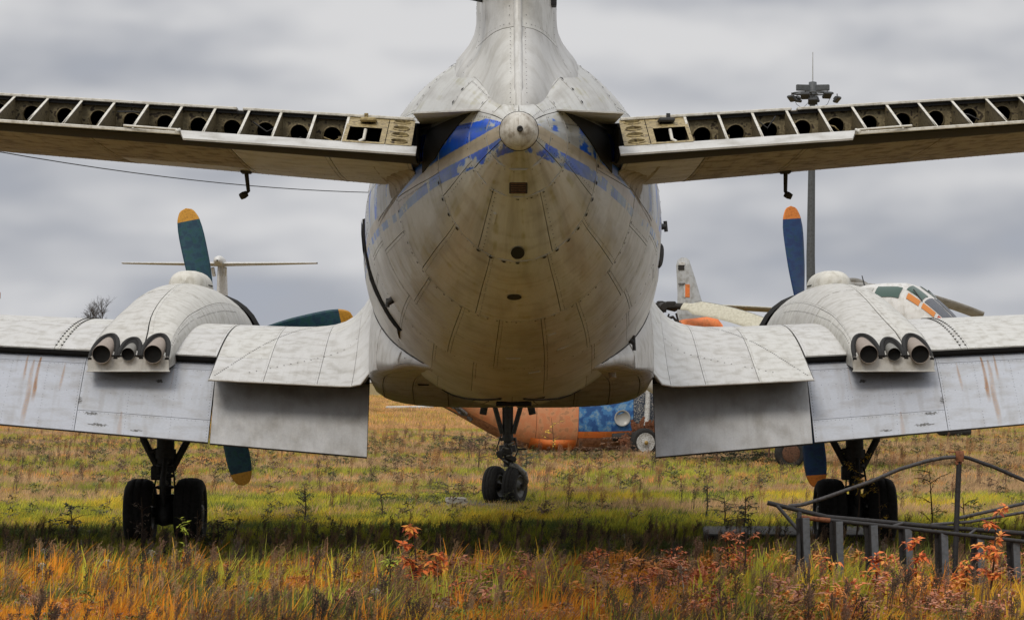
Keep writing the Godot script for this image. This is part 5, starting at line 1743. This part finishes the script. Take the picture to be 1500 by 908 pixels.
func scatter(called: String, mesh: Mesh, m: Material, count: int, d0: float, d1: float, h0: float, h1: float, seedv: int, label: String, cat: String, colour: Callable, keep = null, fat := 1.0) -> void:
	var r := RandomNumberGenerator.new()
	r.seed = seedv
	var xs := []
	for k in count:
		var d := sqrt(lerpf(d0 * d0, d1 * d1, r.randf()))
		var x := r.randf_range(-1.0, 1.0) * (d * 0.1875 + 2.2)
		if keep != null and not keep.call(x, d, r): continue
		var hgt := r.randf_range(h0, h1)
		if fat > 0.0 and d > 32.0 and d < 41.0: hgt *= 0.8
		var wd := hgt * r.randf_range(0.8, 1.3) * fat
		var bs := Basis(Vector3.UP, r.randf_range(-0.9, 0.9)).scaled(Vector3(wd, hgt, wd))
		xs.append([Transform3D(bs, Vector3(x, ground_h(x, d) - 0.01, -d)), colour.call(x, d, r)])
	var mm := MultiMesh.new()
	mm.transform_format = MultiMesh.TRANSFORM_3D
	mm.use_colors = true
	mm.mesh = mesh
	mm.instance_count = xs.size()
	for k in xs.size():
		mm.set_instance_transform(k, xs[k][0])
		mm.set_instance_color(k, xs[k][1])
	var o := MultiMeshInstance3D.new()
	o.name = numbered(called)
	o.multimesh = mm
	o.material_override = m
	add_child(o)
	tag(o, label, cat, "", "stuff")

func ground_h(x: float, d: float) -> float:
	return 0.05 * n_band.get_noise_2d(x * 0.9, d * 0.6) - 0.02

func sapling(called: String, label: String, pos: Vector3, hgt: float, wid: float, leaves: int, m: Material, size: float, group := "", twiggy := false) -> void:
	var t := thing(called, label, "plant", pos, 0.0, group)
	var st := Buf.new()
	var lf := Buf.new()
	var lf2 := Buf.new()
	var top := Vector3(rng.randf_range(-0.1, 0.1) * hgt, hgt, 0)
	tube(st, [Vector3(0, -0.05, 0), top * 0.5 + Vector3(0.02, 0, 0), top], [0.015, 0.011, 0.004], 5)
	var arms := []
	for k in (14 if twiggy or m == M.leaf_dark else 9):
		var f := rng.randf_range(0.08 if m == M.leaf_dark else 0.28, 0.98)
		var a := rng.randf() * TAU
		var e := top * f + Vector3(cos(a) * wid, rng.randf_range(0.02, 0.22) * hgt, sin(a) * wid) * rng.randf_range(0.5, 1.0)
		tube(st, [top * f, top * f * 0.5 + e * 0.5 + Vector3(0, 0.02, 0), e], [0.006, 0.004, 0.002], 4)
		arms.append([top * f, e])
	for k in int(leaves * 1.5):
		var ar: Array = arms[rng.randi() % arms.size()]
		var a := rng.randf() * TAU
		var f := pow(rng.randf(), 0.75)
		var p: Vector3 = ar[0].lerp(ar[1], f)
		leaf(lf if rng.randf() < 0.65 else lf2, p, Vector3(cos(a), rng.randf_range(-0.8, 0.6), sin(a)).normalized(), Vector3(rng.randf_range(-0.6, 0.6), 1, rng.randf_range(-0.4, 0.8)), size * rng.randf_range(0.4, 0.9), size * rng.randf_range(0.2, 0.36))
	obj("stem", st.mesh(), M.stem, t)
	if leaves > 0: obj("foliage", lf.mesh(), m, t)
	if leaves > 0 and lf2.v.size() > 0: obj("foliage", lf2.mesh(), M.leaf_gold if m == M.leaf_orange else (M.leaf_orange if m == M.leaf_rust else m), t)

func branch(b: Buf, p: Vector3, dir: Vector3, l: float, r: float, depth: int) -> void:
	var e := p + dir * l
	tube(b, [p, (p + e) / 2 + Vector3(rng.randf_range(-1, 1), 0, rng.randf_range(-1, 1)) * l * 0.06, e], [r, r * 0.85, r * 0.65], 5, false)
	if depth == 0: return
	for k in (4 if depth > 2 else 3):
		var nd := (dir + Vector3(rng.randf_range(-1, 1), rng.randf_range(-0.1, 0.7), rng.randf_range(-1, 1)) * 0.75).normalized()
		branch(b, p.lerp(e, rng.randf_range(0.45, 1.0)), nd, l * rng.randf_range(0.55, 0.75), r * 0.55, depth - 1)

func make_plants() -> void:
	var r := RandomNumberGenerator.new()
	r.seed = 77
	# bare tree far behind the left wing
	var tp := at(141, 0, 150.0); tp.y = 0
	var t := thing("bare_tree", "far bare tree whose twigs show above the left wing, left of the engine", "tree", tp)
	for o in [["trunk", 0.35, 6.05, 0.13], ["trunk", -0.5, 5.5, 0.09]]:
		var b := Buf.new()
		tube(b, [Vector3(o[1] * 0.3, -0.2, 0), Vector3(o[1], o[2] * 0.88, 0)], [o[3], o[3] * 0.7], 8)
		obj("trunk", b.mesh(), M.bark, t)
		b = Buf.new()
		for k in 4: branch(b, Vector3(o[1], o[2] * (0.70 + 0.04 * k), 0), Vector3(rng.randf_range(-0.5, 0.5), 1, rng.randf_range(-0.5, 0.5)).normalized(), 0.95, 0.030, 4)
		obj("crown", b.mesh(), M.bark, t)
	# grass and weeds nobody could count
	scatter("grass", tuft(12, 0.30, 0.22, 0.026, r), M.grass, 24000, 21.0, 34.0, 0.10, 0.26, 1, "short orange and gold dry grass across the near field", "grass", field_color)
	scatter("grass", tuft(12, 0.35, 0.12, 0.036, r), M.grass, 30000, 33.0, 58.0, 0.10, 0.24, 2, "green and yellow grass round the wheels", "grass", field_color)
	scatter("grass", tuft(14, 0.9, 0.12, 0.055, r), M.grass, 40000, 56.0, 130.0, 0.10, 0.24, 3, "straw coloured grass of the middle field", "grass", field_color)
	scatter("grass", tuft(14, 1.6, 0.1, 0.10, r), M.grass, 26000, 125.0, 330.0, 0.16, 0.34, 4, "dry russet grass of the far field", "grass", field_color)
	var clumps := func(x, d, q): return n_patch.get_noise_2d(x * 1.3 + 11.0, d * 1.1) > q.randf_range(-0.05, 0.25)
	scatter("tall_grass", tuft(14, 0.30, 0.40, 0.026, r), M.grass, 4600, 21.0, 34.5, 0.30, 0.62, 10, "tall leaning clumps of orange grass in the foreground", "grass", field_color, clumps, 0.9)
	scatter("tall_grass", tuft(13, 0.28, 0.26, 0.034, r), M.grass, 1400, 34.0, 60.0, 0.18, 0.34, 11, "taller clumps of pale grass round the landing gear", "grass", field_color, clumps, 0.9)
	var tone := func(cols): return func(_x, _d, q): 
		var c: Color = cols[q.randi() % cols.size()]
		var v: float = q.randf_range(0.6, 1.2)
		return Color(c.r * v, c.g * v, c.b * v)
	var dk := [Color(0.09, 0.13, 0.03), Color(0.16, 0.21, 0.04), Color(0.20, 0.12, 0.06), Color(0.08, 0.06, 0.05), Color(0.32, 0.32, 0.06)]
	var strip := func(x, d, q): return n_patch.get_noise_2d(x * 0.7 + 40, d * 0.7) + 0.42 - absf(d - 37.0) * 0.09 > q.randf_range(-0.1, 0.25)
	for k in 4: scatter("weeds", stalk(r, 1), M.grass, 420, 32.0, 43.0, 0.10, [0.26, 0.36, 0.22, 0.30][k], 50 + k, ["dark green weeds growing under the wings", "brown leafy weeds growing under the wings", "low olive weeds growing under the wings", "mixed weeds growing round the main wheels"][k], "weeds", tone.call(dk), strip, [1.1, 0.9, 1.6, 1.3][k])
	scatter("weeds", stalk(r, 1), M.grass, 1500, 22.0, 33.5, 0.14, 0.40, 6, "brown and green weeds among the near grass", "weeds", tone.call([Color(0.44, 0.17, 0.06), Color(0.26, 0.30, 0.05), Color(0.14, 0.09, 0.06), Color(0.52, 0.20, 0.06), Color(0.30, 0.19, 0.14)]))
	scatter("weeds", stalk(r, 1), M.grass, 1300, 44.0, 100.0, 0.14, 0.36, 12, "low dark weeds dotted over the middle field", "weeds", tone.call([Color(0.07, 0.075, 0.03), Color(0.14, 0.09, 0.05), Color(0.10, 0.12, 0.03)]), null, 1.5)
	scatter("dry_stalks", stalk(r, 0), M.grass, 1500, 22.0, 40.0, 0.25, 0.58, 7, "thin brown seed stalks standing in the near grass", "stalks", tone.call([Color(0.26, 0.15, 0.09), Color(0.14, 0.09, 0.06), Color(0.42, 0.27, 0.14), Color(0.07, 0.05, 0.04)]), null, 0.8)
	scatter("dry_stalks", stalk(r, 0), M.grass, 900, 46.0, 110.0, 0.25, 0.6, 8, "thin russet stalks scattered over the middle field", "stalks", tone.call([Color(0.22, 0.11, 0.06), Color(0.12, 0.075, 0.045), Color(0.34, 0.17, 0.06)]), null, 1.0)
	var rosy := func(x, _d, q): return x > q.randf_range(-2.5, 1.5)
	for k in 2: scatter("weeds", stalk(r, 1), M.grass, 330, 24.0, 33.5, 0.16, 0.46, 70 + k, ["rust red feathery weeds in the right foreground", "salmon coloured dying weeds in the right foreground"][k], "weeds", tone.call([Color(0.62, 0.19, 0.07), Color(0.55, 0.24, 0.14), Color(0.70, 0.28, 0.06)]), rosy, 1.3)
	scatter("dead_flowers", stalk(r, 2), M.grass, 260, 24.0, 40.0, 0.26, 0.50, 9, "dead umbel flowers, greyish and pink, among the weeds", "flowers", tone.call([Color(0.40, 0.28, 0.22), Color(0.26, 0.14, 0.10), Color(0.55, 0.52, 0.46), Color(0.34, 0.15, 0.10)]), null, 1.0)
	# plants one can point at: pixel column, distance, height, width, leaves, material, leaf size
	var at_ground := func(px, d):
		var q := at(px, 0, d)
		q.y = ground_h(q.x, d)
		return q
	for o in [
		["red-orange sapling in front of the fuselage, with leaves in two tiers", 608, 28.6, 0.82, 0.20, 120, M.leaf_orange, 0.15],
		["small orange sapling right of the red-orange one, under the fuselage", 645, 28.2, 0.55, 0.16, 90, M.leaf_orange, 0.12],
		["lime green seedling left of the red-orange sapling", 565, 28.8, 0.50, 0.13, 26, M.leaf_lime, 0.11],
		["rust red sprig low in the grass below the fuselage", 668, 27.2, 0.34, 0.16, 120, M.leaf_rust, 0.08],
		["rust pink sprig below the right inner flap", 1065, 31.8, 0.55, 0.22, 130, M.leaf_rust, 0.09],
		["rust pink sprig between the flap and the ladder", 1085, 30.5, 0.60, 0.22, 130, M.leaf_rust, 0.08],
		["yellow seedling below the right inner flap", 1077, 28.8, 0.36, 0.09, 24, M.leaf_yellow, 0.08],
		["orange sprig low in the right foreground grass", 935, 27.6, 0.42, 0.20, 120, M.leaf_rust, 0.08],
		["small rust sprig under the right tailplane's middle", 985, 30.8, 0.5, 0.2, 100, M.leaf_rust, 0.07],
		["pale rust sprig right of the nose wheel, low in the weeds", 875, 29.8, 0.45, 0.2, 100, M.leaf_rust, 0.07],
		["orange red sapling in front of the ladder's right steps", 1447, 28.2, 0.98, 0.24, 150, M.leaf_orange, 0.15],
		["orange sapling in front of the ladder's middle steps", 1340, 28.6, 0.68, 0.20, 120, M.leaf_orange, 0.13],
		["orange sapling in front of the ladder's second and third steps", 1278, 28.4, 0.52, 0.18, 100, M.leaf_orange, 0.12],
		["orange sprig in front of the ladder's first step", 1212, 28.3, 0.55, 0.14, 80, M.leaf_orange, 0.11],
		["orange sprig by the ladder's upright post", 1414, 28.0, 0.55, 0.2, 100, M.leaf_orange, 0.12],
		["yellow leaved sapling against the right main wheels", 1252, 36.6, 1.30, 0.24, 110, M.leaf_yellow, 0.09],
		["thin yellow sapling behind the ladder's handrail", 1365, 36.0, 1.15, 0.30, 70, M.leaf_yellow, 0.07],
		["faint yellow sapling left of the ladder's post", 1412, 35.0, 0.85, 0.22, 36, M.leaf_yellow, 0.07],
		["yellow sapling in front of the right tyres", 1286, 35.6, 0.95, 0.20, 50, M.leaf_yellow, 0.07],
		["yellow sprig under the orange helicopter's nose", 812, 78.0, 1.2, 0.45, 40, M.leaf_yellow, 0.12],
		["young yellow-green plant between the left main wheels", 272, 33.4, 0.62, 0.09, 40, M.leaf_lime, 0.10],
		["pale twiggy weed in front of the left gear's outer tyre", 206, 35.8, 0.78, 0.16, 34, M.leaf_pale, 0.07],
		["pale twiggy weed in front of the left gear's inner tyre", 285, 35.8, 0.62, 0.16, 30, M.leaf_pale, 0.06],
		["tall dark seed weed left of the nose wheel", 446, 44.0, 0.63, 0.16, 96, M.leaf_dark, 0.08],
		["second dark weed nearer the nose wheel", 560, 45.0, 0.49, 0.18, 86, M.leaf_dark, 0.08],
		["dark weed arching over the grass left of the ladder", 1060, 42.0, 0.49, 0.35, 96, M.leaf_dark, 0.08],
		["tall dark weed right of the nose wheel", 1033, 44.5, 0.59, 0.14, 96, M.leaf_dark, 0.08],
		["dark leafy weed left of the ladder's end", 1088, 41.0, 0.56, 0.30, 144, M.leaf_dark, 0.10],
		["dark bushy weed just right of the left main gear's tyres", 318, 37.5, 0.40, 0.34, 144, M.leaf_dark, 0.11],
		["dark leafed weed at the left edge of the field", 105, 41.0, 0.46, 0.41, 120, M.leaf_dark, 0.11],
		["black leaved weed clump behind the concrete block", 655, 52.6, 0.30, 0.81, 120, M.leaf_dark, 0.09]]:
		sapling("sapling", o[0], at_ground.call(o[1], o[2]), o[3], o[4], o[5], o[6], o[7])
	for o in [
		["brown dead bush standing right of the left landing gear", 297, 92.0, 1.7, 1.1, 150, M.leaf_brown, 0.16],
		["thin brown bush left of the left landing gear", 190, 96.0, 1.5, 0.6, 80, M.leaf_brown, 0.13],
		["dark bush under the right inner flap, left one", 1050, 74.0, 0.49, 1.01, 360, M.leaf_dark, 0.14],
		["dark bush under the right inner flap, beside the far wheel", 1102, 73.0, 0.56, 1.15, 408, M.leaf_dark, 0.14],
		["brown bush below the right inner flap's edge", 1030, 76.0, 0.7, 0.5, 90, M.leaf_brown, 0.13],
		["olive bush under the orange helicopter's nose", 672, 86.0, 0.53, 1.22, 360, M.leaf_dark, 0.13],
		["brown weed clump left of the nose gear strut", 700, 68.0, 0.9, 0.7, 130, M.leaf_brown, 0.10],
		["green weed clump right of the nose gear strut", 770, 70.0, 0.46, 0.61, 240, M.leaf_dark, 0.11],
		["rusty weeds along the orange helicopter's keel", 880, 81.5, 0.55, 1.2, 220, M.leaf_brown, 0.10]]:
		sapling("bush", o[0], at_ground.call(o[1], o[2]), o[3], o[4], o[5], o[6], o[7], "", true)

func make_ground() -> void:
	var b := Buf.new()
	var cols := PackedColorArray()
	var xs := []
	for k in 61: xs.append(signf(k - 30) * pow(absf(k - 30) / 30.0, 2.2) * 900.0)
	var ds := [-400.0, -60.0, 0.0, 10.0]
	for k in 60: ds.append(14.0 + pow(k / 59.0, 2.4) * 1986.0)
	var r := RandomNumberGenerator.new()
	r.seed = 3
	for d in ds:
		for x in xs:
			b.vert(Vector3(x, ground_h(x, d) if d > 10.0 and d < 300.0 else -0.02, -d), Vector3.UP)
	for j in ds.size() - 1:
		for k in 60:
			var a := j * 61 + k
			b.tri(a, a + 1, a + 62); b.tri(a, a + 62, a + 61)
	var o := obj("ground", b.mesh(), M.soil)
	tag(o, "rough field of mown dry grass and soil", "", "", "structure")

# ------------------------------------------------------------------ materials
func make_materials() -> void:
	var worn := worn_tex(1024, 101, Color(0.62, 0.59, 0.53), 0.46, 0.10)
	var grime := worn_tex(1024, 131, Color(0.40, 0.33, 0.24), 0.80, 0.18)
	var rough := bump_tex(256, 0.03, 7, 3.0)
	var dent := bump_tex(512, 0.022, 17, 6.0)
	M.seam = mat(Color(0.012, 0.011, 0.010), 0.9)
	M.black = mat(Color(0.006, 0.006, 0.006), 0.85)
	M.soot = mat(Color(0.004, 0.004, 0.004), 1.0)
	M.dark = mat(Color(0.025, 0.025, 0.026), 0.7)
	M.rivet = mat(Color(0.022, 0.020, 0.018), 0.85)
	M.paint_a = tri_mat(Color(0.54, 0.54, 0.525), 0.5, 0.0, worn, 0.30, rough, 0.12)
	M.paint_b = tri_mat(Color(0.52, 0.52, 0.51), 0.52, 0.0, worn, 0.27, rough, 0.12)
	M.paint_c = tri_mat(Color(0.55, 0.55, 0.525), 0.48, 0.0, worn, 0.33, rough, 0.12)
	M.paint_grime = tri_mat(Color(0.40, 0.36, 0.30), 0.6, 0.0, grime, 0.37, rough, 0.15)
	M.nacelle_a = tri_mat(Color(0.54, 0.535, 0.50), 0.5, 0.0, worn, 0.41, rough, 0.12)
	M.nacelle_b = tri_mat(Color(0.51, 0.505, 0.48), 0.5, 0.0, worn, 0.36, rough, 0.12)
	M.scoop = tri_mat(Color(0.62, 0.61, 0.56), 0.6, 0.0, worn, 0.6)
	M.cap = tri_mat(Color(0.60, 0.585, 0.54), 0.55, 0.0, grime, 1.1)
	var bt := body_tex()
	M.body_a = mat(Color(0.95, 0.95, 0.95), 0.5, 0.0, bt)
	M.body_b = mat(Color(0.87, 0.87, 0.86), 0.52, 0.0, bt)
	M.body_c = mat(Color(0.99, 0.98, 0.96), 0.48, 0.0, bt)
	for m in [M.body_a, M.body_b, M.body_c]:
		m.normal_enabled = true
		m.normal_texture = dent
		m.normal_scale = 0.13
		m.roughness = 0.36
		m.texture_repeat = true
	var ft := flap_tex()
	M.flap_a = mat(Color(0.88, 0.88, 0.90), 0.5, 0.0, ft)
	M.flap_b = mat(Color(0.83, 0.83, 0.86), 0.5, 0.0, ft)
	M.flap_inner = tri_mat(Color(0.40, 0.41, 0.425), 0.5, 0.0, worn, 0.23)
	for m in [M.flap_a, M.flap_b, M.flap_inner, M.paint_a, M.paint_b, M.paint_c, M.nacelle_a, M.nacelle_b]:
		m.normal_enabled = true
		m.normal_texture = dent
		m.normal_scale = 0.20
		m.roughness = 0.42
	M.pipe = tri_mat(Color(0.33, 0.27, 0.225), 0.5, 0.35, worn, 1.3)
	M.pipe_dark = tri_mat(Color(0.20, 0.195, 0.175), 0.5, 0.35, worn, 1.3)
	M.grime_black = tri_mat(Color(0.025, 0.022, 0.02), 0.85, 0.0, worn, 1.2)
	M.rust_dark = tri_mat(Color(0.14, 0.065, 0.035), 0.9, 0.0, grime, 1.2)
	M.rust = tri_mat(Color(0.26, 0.10, 0.045), 0.9, 0.0, grime, 1.4, rough, 0.5)
	var pr := patchy_tex(256, Color(0.62, 0.56, 0.42), Color(0.74, 0.68, 0.52), Color(0.30, 0.24, 0.16), 0.03, 210)
	M.primer = tri_mat(Color(0.55, 0.55, 0.55), 0.7, 0.0, pr, 2.0)
	M.primer_b = tri_mat(Color(0.42, 0.41, 0.39), 0.7, 0.0, pr, 2.6)
	M.cream = tri_mat(Color(0.66, 0.645, 0.59), 0.6, 0.0, worn, 1.3)
	M.cream_dirty = tri_mat(Color(0.80, 0.76, 0.62), 0.6, 0.0, pr, 1.7)
	var bp := patchy_tex(256, Color(0.75, 0.80, 0.9), Color(1, 1, 1), Color(0.80, 1.0, 0.85), 0.02, 230)
	M.blade_teal = tri_mat(Color(0.014, 0.070, 0.100), 0.45, 0.0, bp, 1.2)
	M.blade_teal.roughness = 0.65
	M.blade_blue = tri_mat(Color(0.006, 0.046, 0.150), 0.42, 0.0, bp, 1.2)
	M.tip_yellow = tri_mat(Color(0.62, 0.30, 0.03), 0.5, 0.0, worn, 1.5)
	M.tip_orange = tri_mat(Color(0.72, 0.22, 0.03), 0.5, 0.0, worn, 1.5)
	M.gear = tri_mat(Color(0.030, 0.030, 0.030), 0.6, 0.0, grime, 1.1)
	M.gear_grey = tri_mat(Color(0.16, 0.16, 0.16), 0.6, 0.0, grime, 1.1)
	M.metal = tri_mat(Color(0.26, 0.26, 0.25), 0.5, 0.3, grime, 1.4)
	M.metal_dark = tri_mat(Color(0.11, 0.115, 0.11), 0.5, 0.3, grime, 1.4)
	M.rubber = tri_mat(Color(0.022, 0.021, 0.020), 0.9, 0.0, grime, 1.2, rough, 0.4)
	var og := patchy_tex(512, Color(1.0, 0.90, 0.84), Color(1.0, 0.97, 0.94), Color(0.86, 0.86, 0.84), 0.012, 240)
	M.orange_pale = tri_mat(Color(0.80, 0.40, 0.22), 0.6, 0.0, og, 0.5)
	M.orange = tri_mat(Color(0.82, 0.25, 0.06), 0.6, 0.0, og, 0.5)
	M.orange_dirt = tri_mat(Color(0.50, 0.25, 0.16), 0.7, 0.0, grime, 0.6)
	M.peel_blue = tri_mat(Color(1, 1, 1), 0.6, 0.0, patchy_tex(512, Color(0.17, 0.36, 0.62), Color(0.30, 0.54, 0.78), Color(0.52, 0.66, 0.78), 0.02, 250), 0.30)
	M.peel_grey = tri_mat(Color(1, 1, 1), 0.6, 0.0, patchy_tex(256, Color(0.20, 0.24, 0.32), Color(0.48, 0.50, 0.52), Color(0.72, 0.70, 0.66), 0.06, 260), 0.9)
	M.window_grey = mat(Color(0.36, 0.36, 0.34), 0.35)
	M.white_chalk = tri_mat(Color(0.60, 0.61, 0.60), 0.7, 0.0, grime, 1.5)
	M.brass = mat(Color(0.30, 0.20, 0.06), 0.5, 0.3)
	M.blade_cream = tri_mat(Color(0.52, 0.50, 0.40), 0.55, 0.0, worn, 0.7)
	M.white_far = tri_mat(Color(0.62, 0.62, 0.61), 0.5, 0.0, worn, 0.3)
	M.grey_far = tri_mat(Color(0.46, 0.48, 0.50), 0.55, 0.0, worn, 0.25)
	M.slate = tri_mat(Color(0.10, 0.11, 0.135), 0.5, 0.0, worn, 1.0)
	M.glass_green = mat(Color(0.035, 0.075, 0.060), 0.08)
	M.amber = mat(Color(0.50, 0.17, 0.02), 0.15)
	M.red_glass = mat(Color(0.34, 0.055, 0.018), 0.15)
	M.mast = tri_mat(Color(0.085, 0.095, 0.105), 0.6, 0.0, worn, 0.4)
	M.mast_dark = mat(Color(0.03, 0.033, 0.036), 0.5)
	M.frame_dark = tri_mat(Color(0.026, 0.025, 0.028), 0.75, 0.0, grime, 1.5)
	M.frame_grey = tri_mat(Color(0.075, 0.072, 0.078), 0.7, 0.0, grime, 1.5)
	M.step_grey = tri_mat(Color(0.125, 0.14, 0.16), 0.65, 0.0, worn, 1.1)
	M.concrete = tri_mat(Color(0.42, 0.41, 0.38), 0.9, 0.0, worn, 1.5, rough, 0.5)
	M.concrete_dark = tri_mat(Color(0.13, 0.125, 0.12), 0.9, 0.0, grime, 0.7, rough, 0.5)
	M.soil = tri_mat(Color(1, 1, 1), 1.0, 0.0, patchy_tex(1024, Color(0.36, 0.34, 0.14), Color(0.56, 0.47, 0.26), Color(0.42, 0.28, 0.14), 0.02, 270), 0.06)
	M.grass = mat(Color(1, 1, 1), 0.8)
	M.grass.vertex_color_use_as_albedo = true
	M.grass.backlight_enabled = true
	M.grass.backlight = Color(0.35, 0.35, 0.35)
	M.bark = mat(Color(0.06, 0.05, 0.045), 0.9)
	M.stem = mat(Color(0.07, 0.045, 0.03), 0.9)
	for l in [["leaf_orange", Color(0.72, 0.17, 0.035)], ["leaf_gold", Color(0.74, 0.30, 0.05)], ["leaf_rust", Color(0.48, 0.17, 0.08)], ["leaf_yellow", Color(0.78, 0.54, 0.05)], ["leaf_lime", Color(0.34, 0.40, 0.04)], ["leaf_pale", Color(0.34, 0.26, 0.20)], ["leaf_dark", Color(0.055, 0.070, 0.022)], ["leaf_brown", Color(0.17, 0.085, 0.04)]]:
		M[l[0]] = mat(l[1], 0.75)
		M[l[0]].backlight_enabled = true
		M[l[0]].backlight = Color(0.3, 0.3, 0.3)

func _ready() -> void:
	rng.seed = 4242
	n_patch.seed = 21; n_patch.frequency = 0.32; n_patch.fractal_octaves = 4
	n_band.seed = 22; n_band.frequency = 0.16; n_band.fractal_octaves = 4
	# camera
	var cam := Camera3D.new()
	cam.name = "camera"
	cam.position = Vector3(0, EYE, 0)
	cam.rotation.x = atan((HORIZON - 454.0) / FPX)
	cam.fov = rad_to_deg(2.0 * atan(454.0 / FPX))
	cam.far = 6000.0
	add_child(cam)
	cam.current = true
	# overcast sky
	var env := Environment.new()
	env.background_mode = Environment.BG_SKY
	env.tonemap_mode = Environment.TONE_MAPPER_LINEAR
	env.tonemap_exposure = 1.0
	env.sdfgi_enabled = true
	env.ssao_enabled = true
	env.ssil_enabled = true
	var pano := PanoramaSkyMaterial.new()
	pano.panorama = sky_panorama()
	var sky := Sky.new()
	sky.sky_material = pano
	env.sky = sky
	var we := WorldEnvironment.new()
	we.name = "environment"
	we.environment = env
	add_child(we)
	# veiled sun, high behind the camera's left shoulder
	var sun := DirectionalLight3D.new()
	sun.name = "sun"
	sun.light_energy = 0.5
	sun.light_angular_distance = 20.0
	sun.light_color = Color(1.0, 0.96, 0.90)
	sun.shadow_enabled = true
	sun.rotation = Vector3(deg_to_rad(-50), deg_to_rad(-24), 0)
	add_child(sun)
	make_materials()
	make_ground()
	make_airliner()
	make_orange_helicopter()
	make_far_aircraft()
	make_cockpit_helicopter()
	make_mast()
	make_ladder()
	make_bits()
	make_plants()
